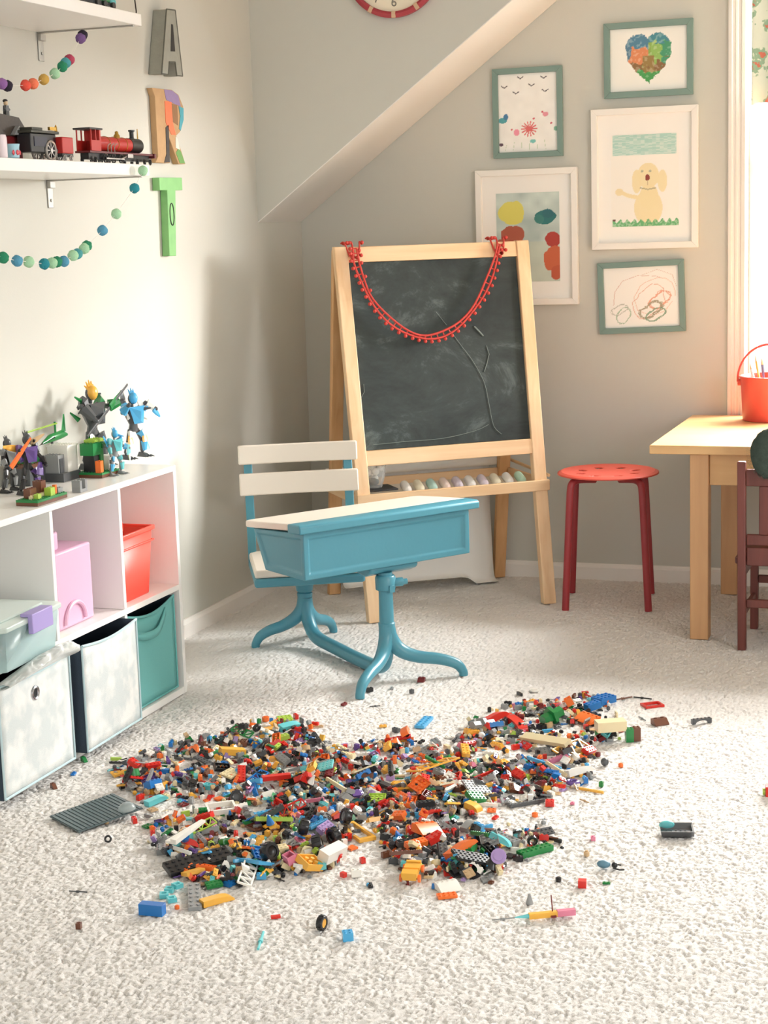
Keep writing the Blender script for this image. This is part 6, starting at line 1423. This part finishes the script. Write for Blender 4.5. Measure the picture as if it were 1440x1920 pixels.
# dark castle piece at the left
yb_ = Yat(15, 250, -2.25); t = thing('toy_castle', 'dark brick-built castle with slanted roof at shelf left', 'toy building', (-2.26, yb_, Z1), PI/2)
b = MB(); b.box((-.09, -.03, 0), (.03, .03, .06)); b.build('castle_wall', bmat('dark red'), t, bevel=.002)
b = MB(); b.prism([(-.09, .0602), (.052, .0602), (.052, .07), (.015, .105), (-.09, .112)], -.034, .034, 'Y'); b.build('castle_roof', mat('dark_bronze', (.24, .2, .17), .5, bump=.5, bscale=90), t)
b = MB(); b.add([(-.03, -.046, .062), (.02, -.046, .062), (-.005, -.046, .084), (-.03, -.0345, .062), (.02, -.0345, .062), (-.005, -.0345, .084)], [(0, 1, 2), (5, 4, 3), (0, 3, 4, 1), (1, 4, 5, 2), (2, 5, 3, 0)]); b.build('gable', bmat('grey'), t)
def small_fig(label, X_, Y_, Z_, col, s=1.0):
    t = thing('toy_figurine', label, 'toy figure', (X_, Y_, Z_), PI/2)
    b = MB(); b.box((-.007*s, -.004*s, 0), (-.0005*s, .004*s, .014*s)); b.box((.0005*s, -.004*s, 0), (.007*s, .004*s, .014*s)); b.build('leg', bmat('black'), t)
    b = MB(); b.prism([(-.0078*s, .0142*s), (.0078*s, .0142*s), (.006*s, .027*s), (-.006*s, .027*s)], -.004*s, .004*s, 'Y'); b.tube([(-.006*s, 0, .025*s), (-.010*s, -.004*s, .016*s)], .002*s, 6); b.tube([(.006*s, 0, .025*s), (.010*s, -.004*s, .016*s)], .002*s, 6); b.build('torso', bmat(col), t)
    b = MB(); b.lathe([(.003*s, .0272*s), (.005*s, .029*s), (.005*s, .036*s), (.003*s, .038*s)], 12); b.build('head', bmat('tan'), t, smooth=True)
    b = MB(); b.ball((0, .001*s, .0375*s), .0062*s, 7, 0, (1, 1, .7)); b.build('hair', bmat('black'), t, smooth=True)
small_fig('tiny dark haired figurine standing on the castle roof', -2.26, Yat(11, 200, -2.26), Z1+.107, 'dark grey', 1.05)
o = MB().lathe([(.009, 0), (.0105, .002), (.0105, .045), (.008, .052), (.001, .053)], 20).build('bottle', mat('pinkish_white_glaze', (.93, .87, .89), .3), smooth=True); o.location = (-2.145, Yat(5, 275, -2.145), Z1); tag(o, 'small white bottle at the left end of the lower shelf', 'bottle')
m = mat('patterned_cup_glaze', (.85, .8, .82), .35)
t = thing('cup', 'small red, blue and pink patterned cup on the lower shelf', 'cup', (-2.15, Yat(24, 280, -2.15), Z1))
b = MB(); b.lathe([(.012, 0), (.0145, .002), (.015, .024), (.0165, .033), (.0135, .033), (.012, .006), (.001, .005)], 24); b.build('cup_body', mat('sky_glaze', (.62, .78, .84), .35), t, smooth=True)
b = MB()
for a in (-.9, -.2, .6): b.ball((.0148*math.cos(a), .0148*math.sin(a), .013), .0062, 7, 0, (.3, 1, 1)); 
b.build('painted_flower', mat('cup_red', (.8, .25, .3), .4), t, smooth=True)
# upper shelf pieces, seen only over the front edge
Z2 = 1.8735
yu = Yat(200, 10, -2.15); t = thing('toy_vehicle', 'green and aqua brick-built vehicle on the upper shelf', 'toy vehicle', (-2.17, yu, Z2), PI/2)
b = MB(); b.box((-.07, -.018, .008), (.05, .018, .016)); s_studs(b, 8, 3, .016); b.build('chassis', bmat('dark grey'), t)
b = MB(); b.box((-.05, -.016, .0162), (.03, .016, .04)); b.build('vehicle_body', bmat('green'), t, bevel=.003)
b = MB(); b.ball((.045, -.01, .02), .012, 8); b.build('canopy', bmat('clear aqua'), t, smooth=True)
for x in (-.05, -.015, .03):
    for sy in (-1, 1): b = MB(); b.cyl((x, sy*.019, .009), (x, sy*.026, .009), .009, n=16); b.build('wheel', bmat('black'), t, smooth=True)
o = MB().tube(spline([(0, 0, 0), (.004, 0, .004), (0, .006, .02), (0, .002, .05), (0, .008, .08)], 5), .0018, 8).build('wire_hook', mat('dark_wire', (.2, .17, .16), .5, metal=.5), smooth=True)
o.location = (-2.15, Yat(253, 24, -2.15), Z2+.001); tag(o, 'thin dark wire hook at the end of the upper shelf', 'hook')
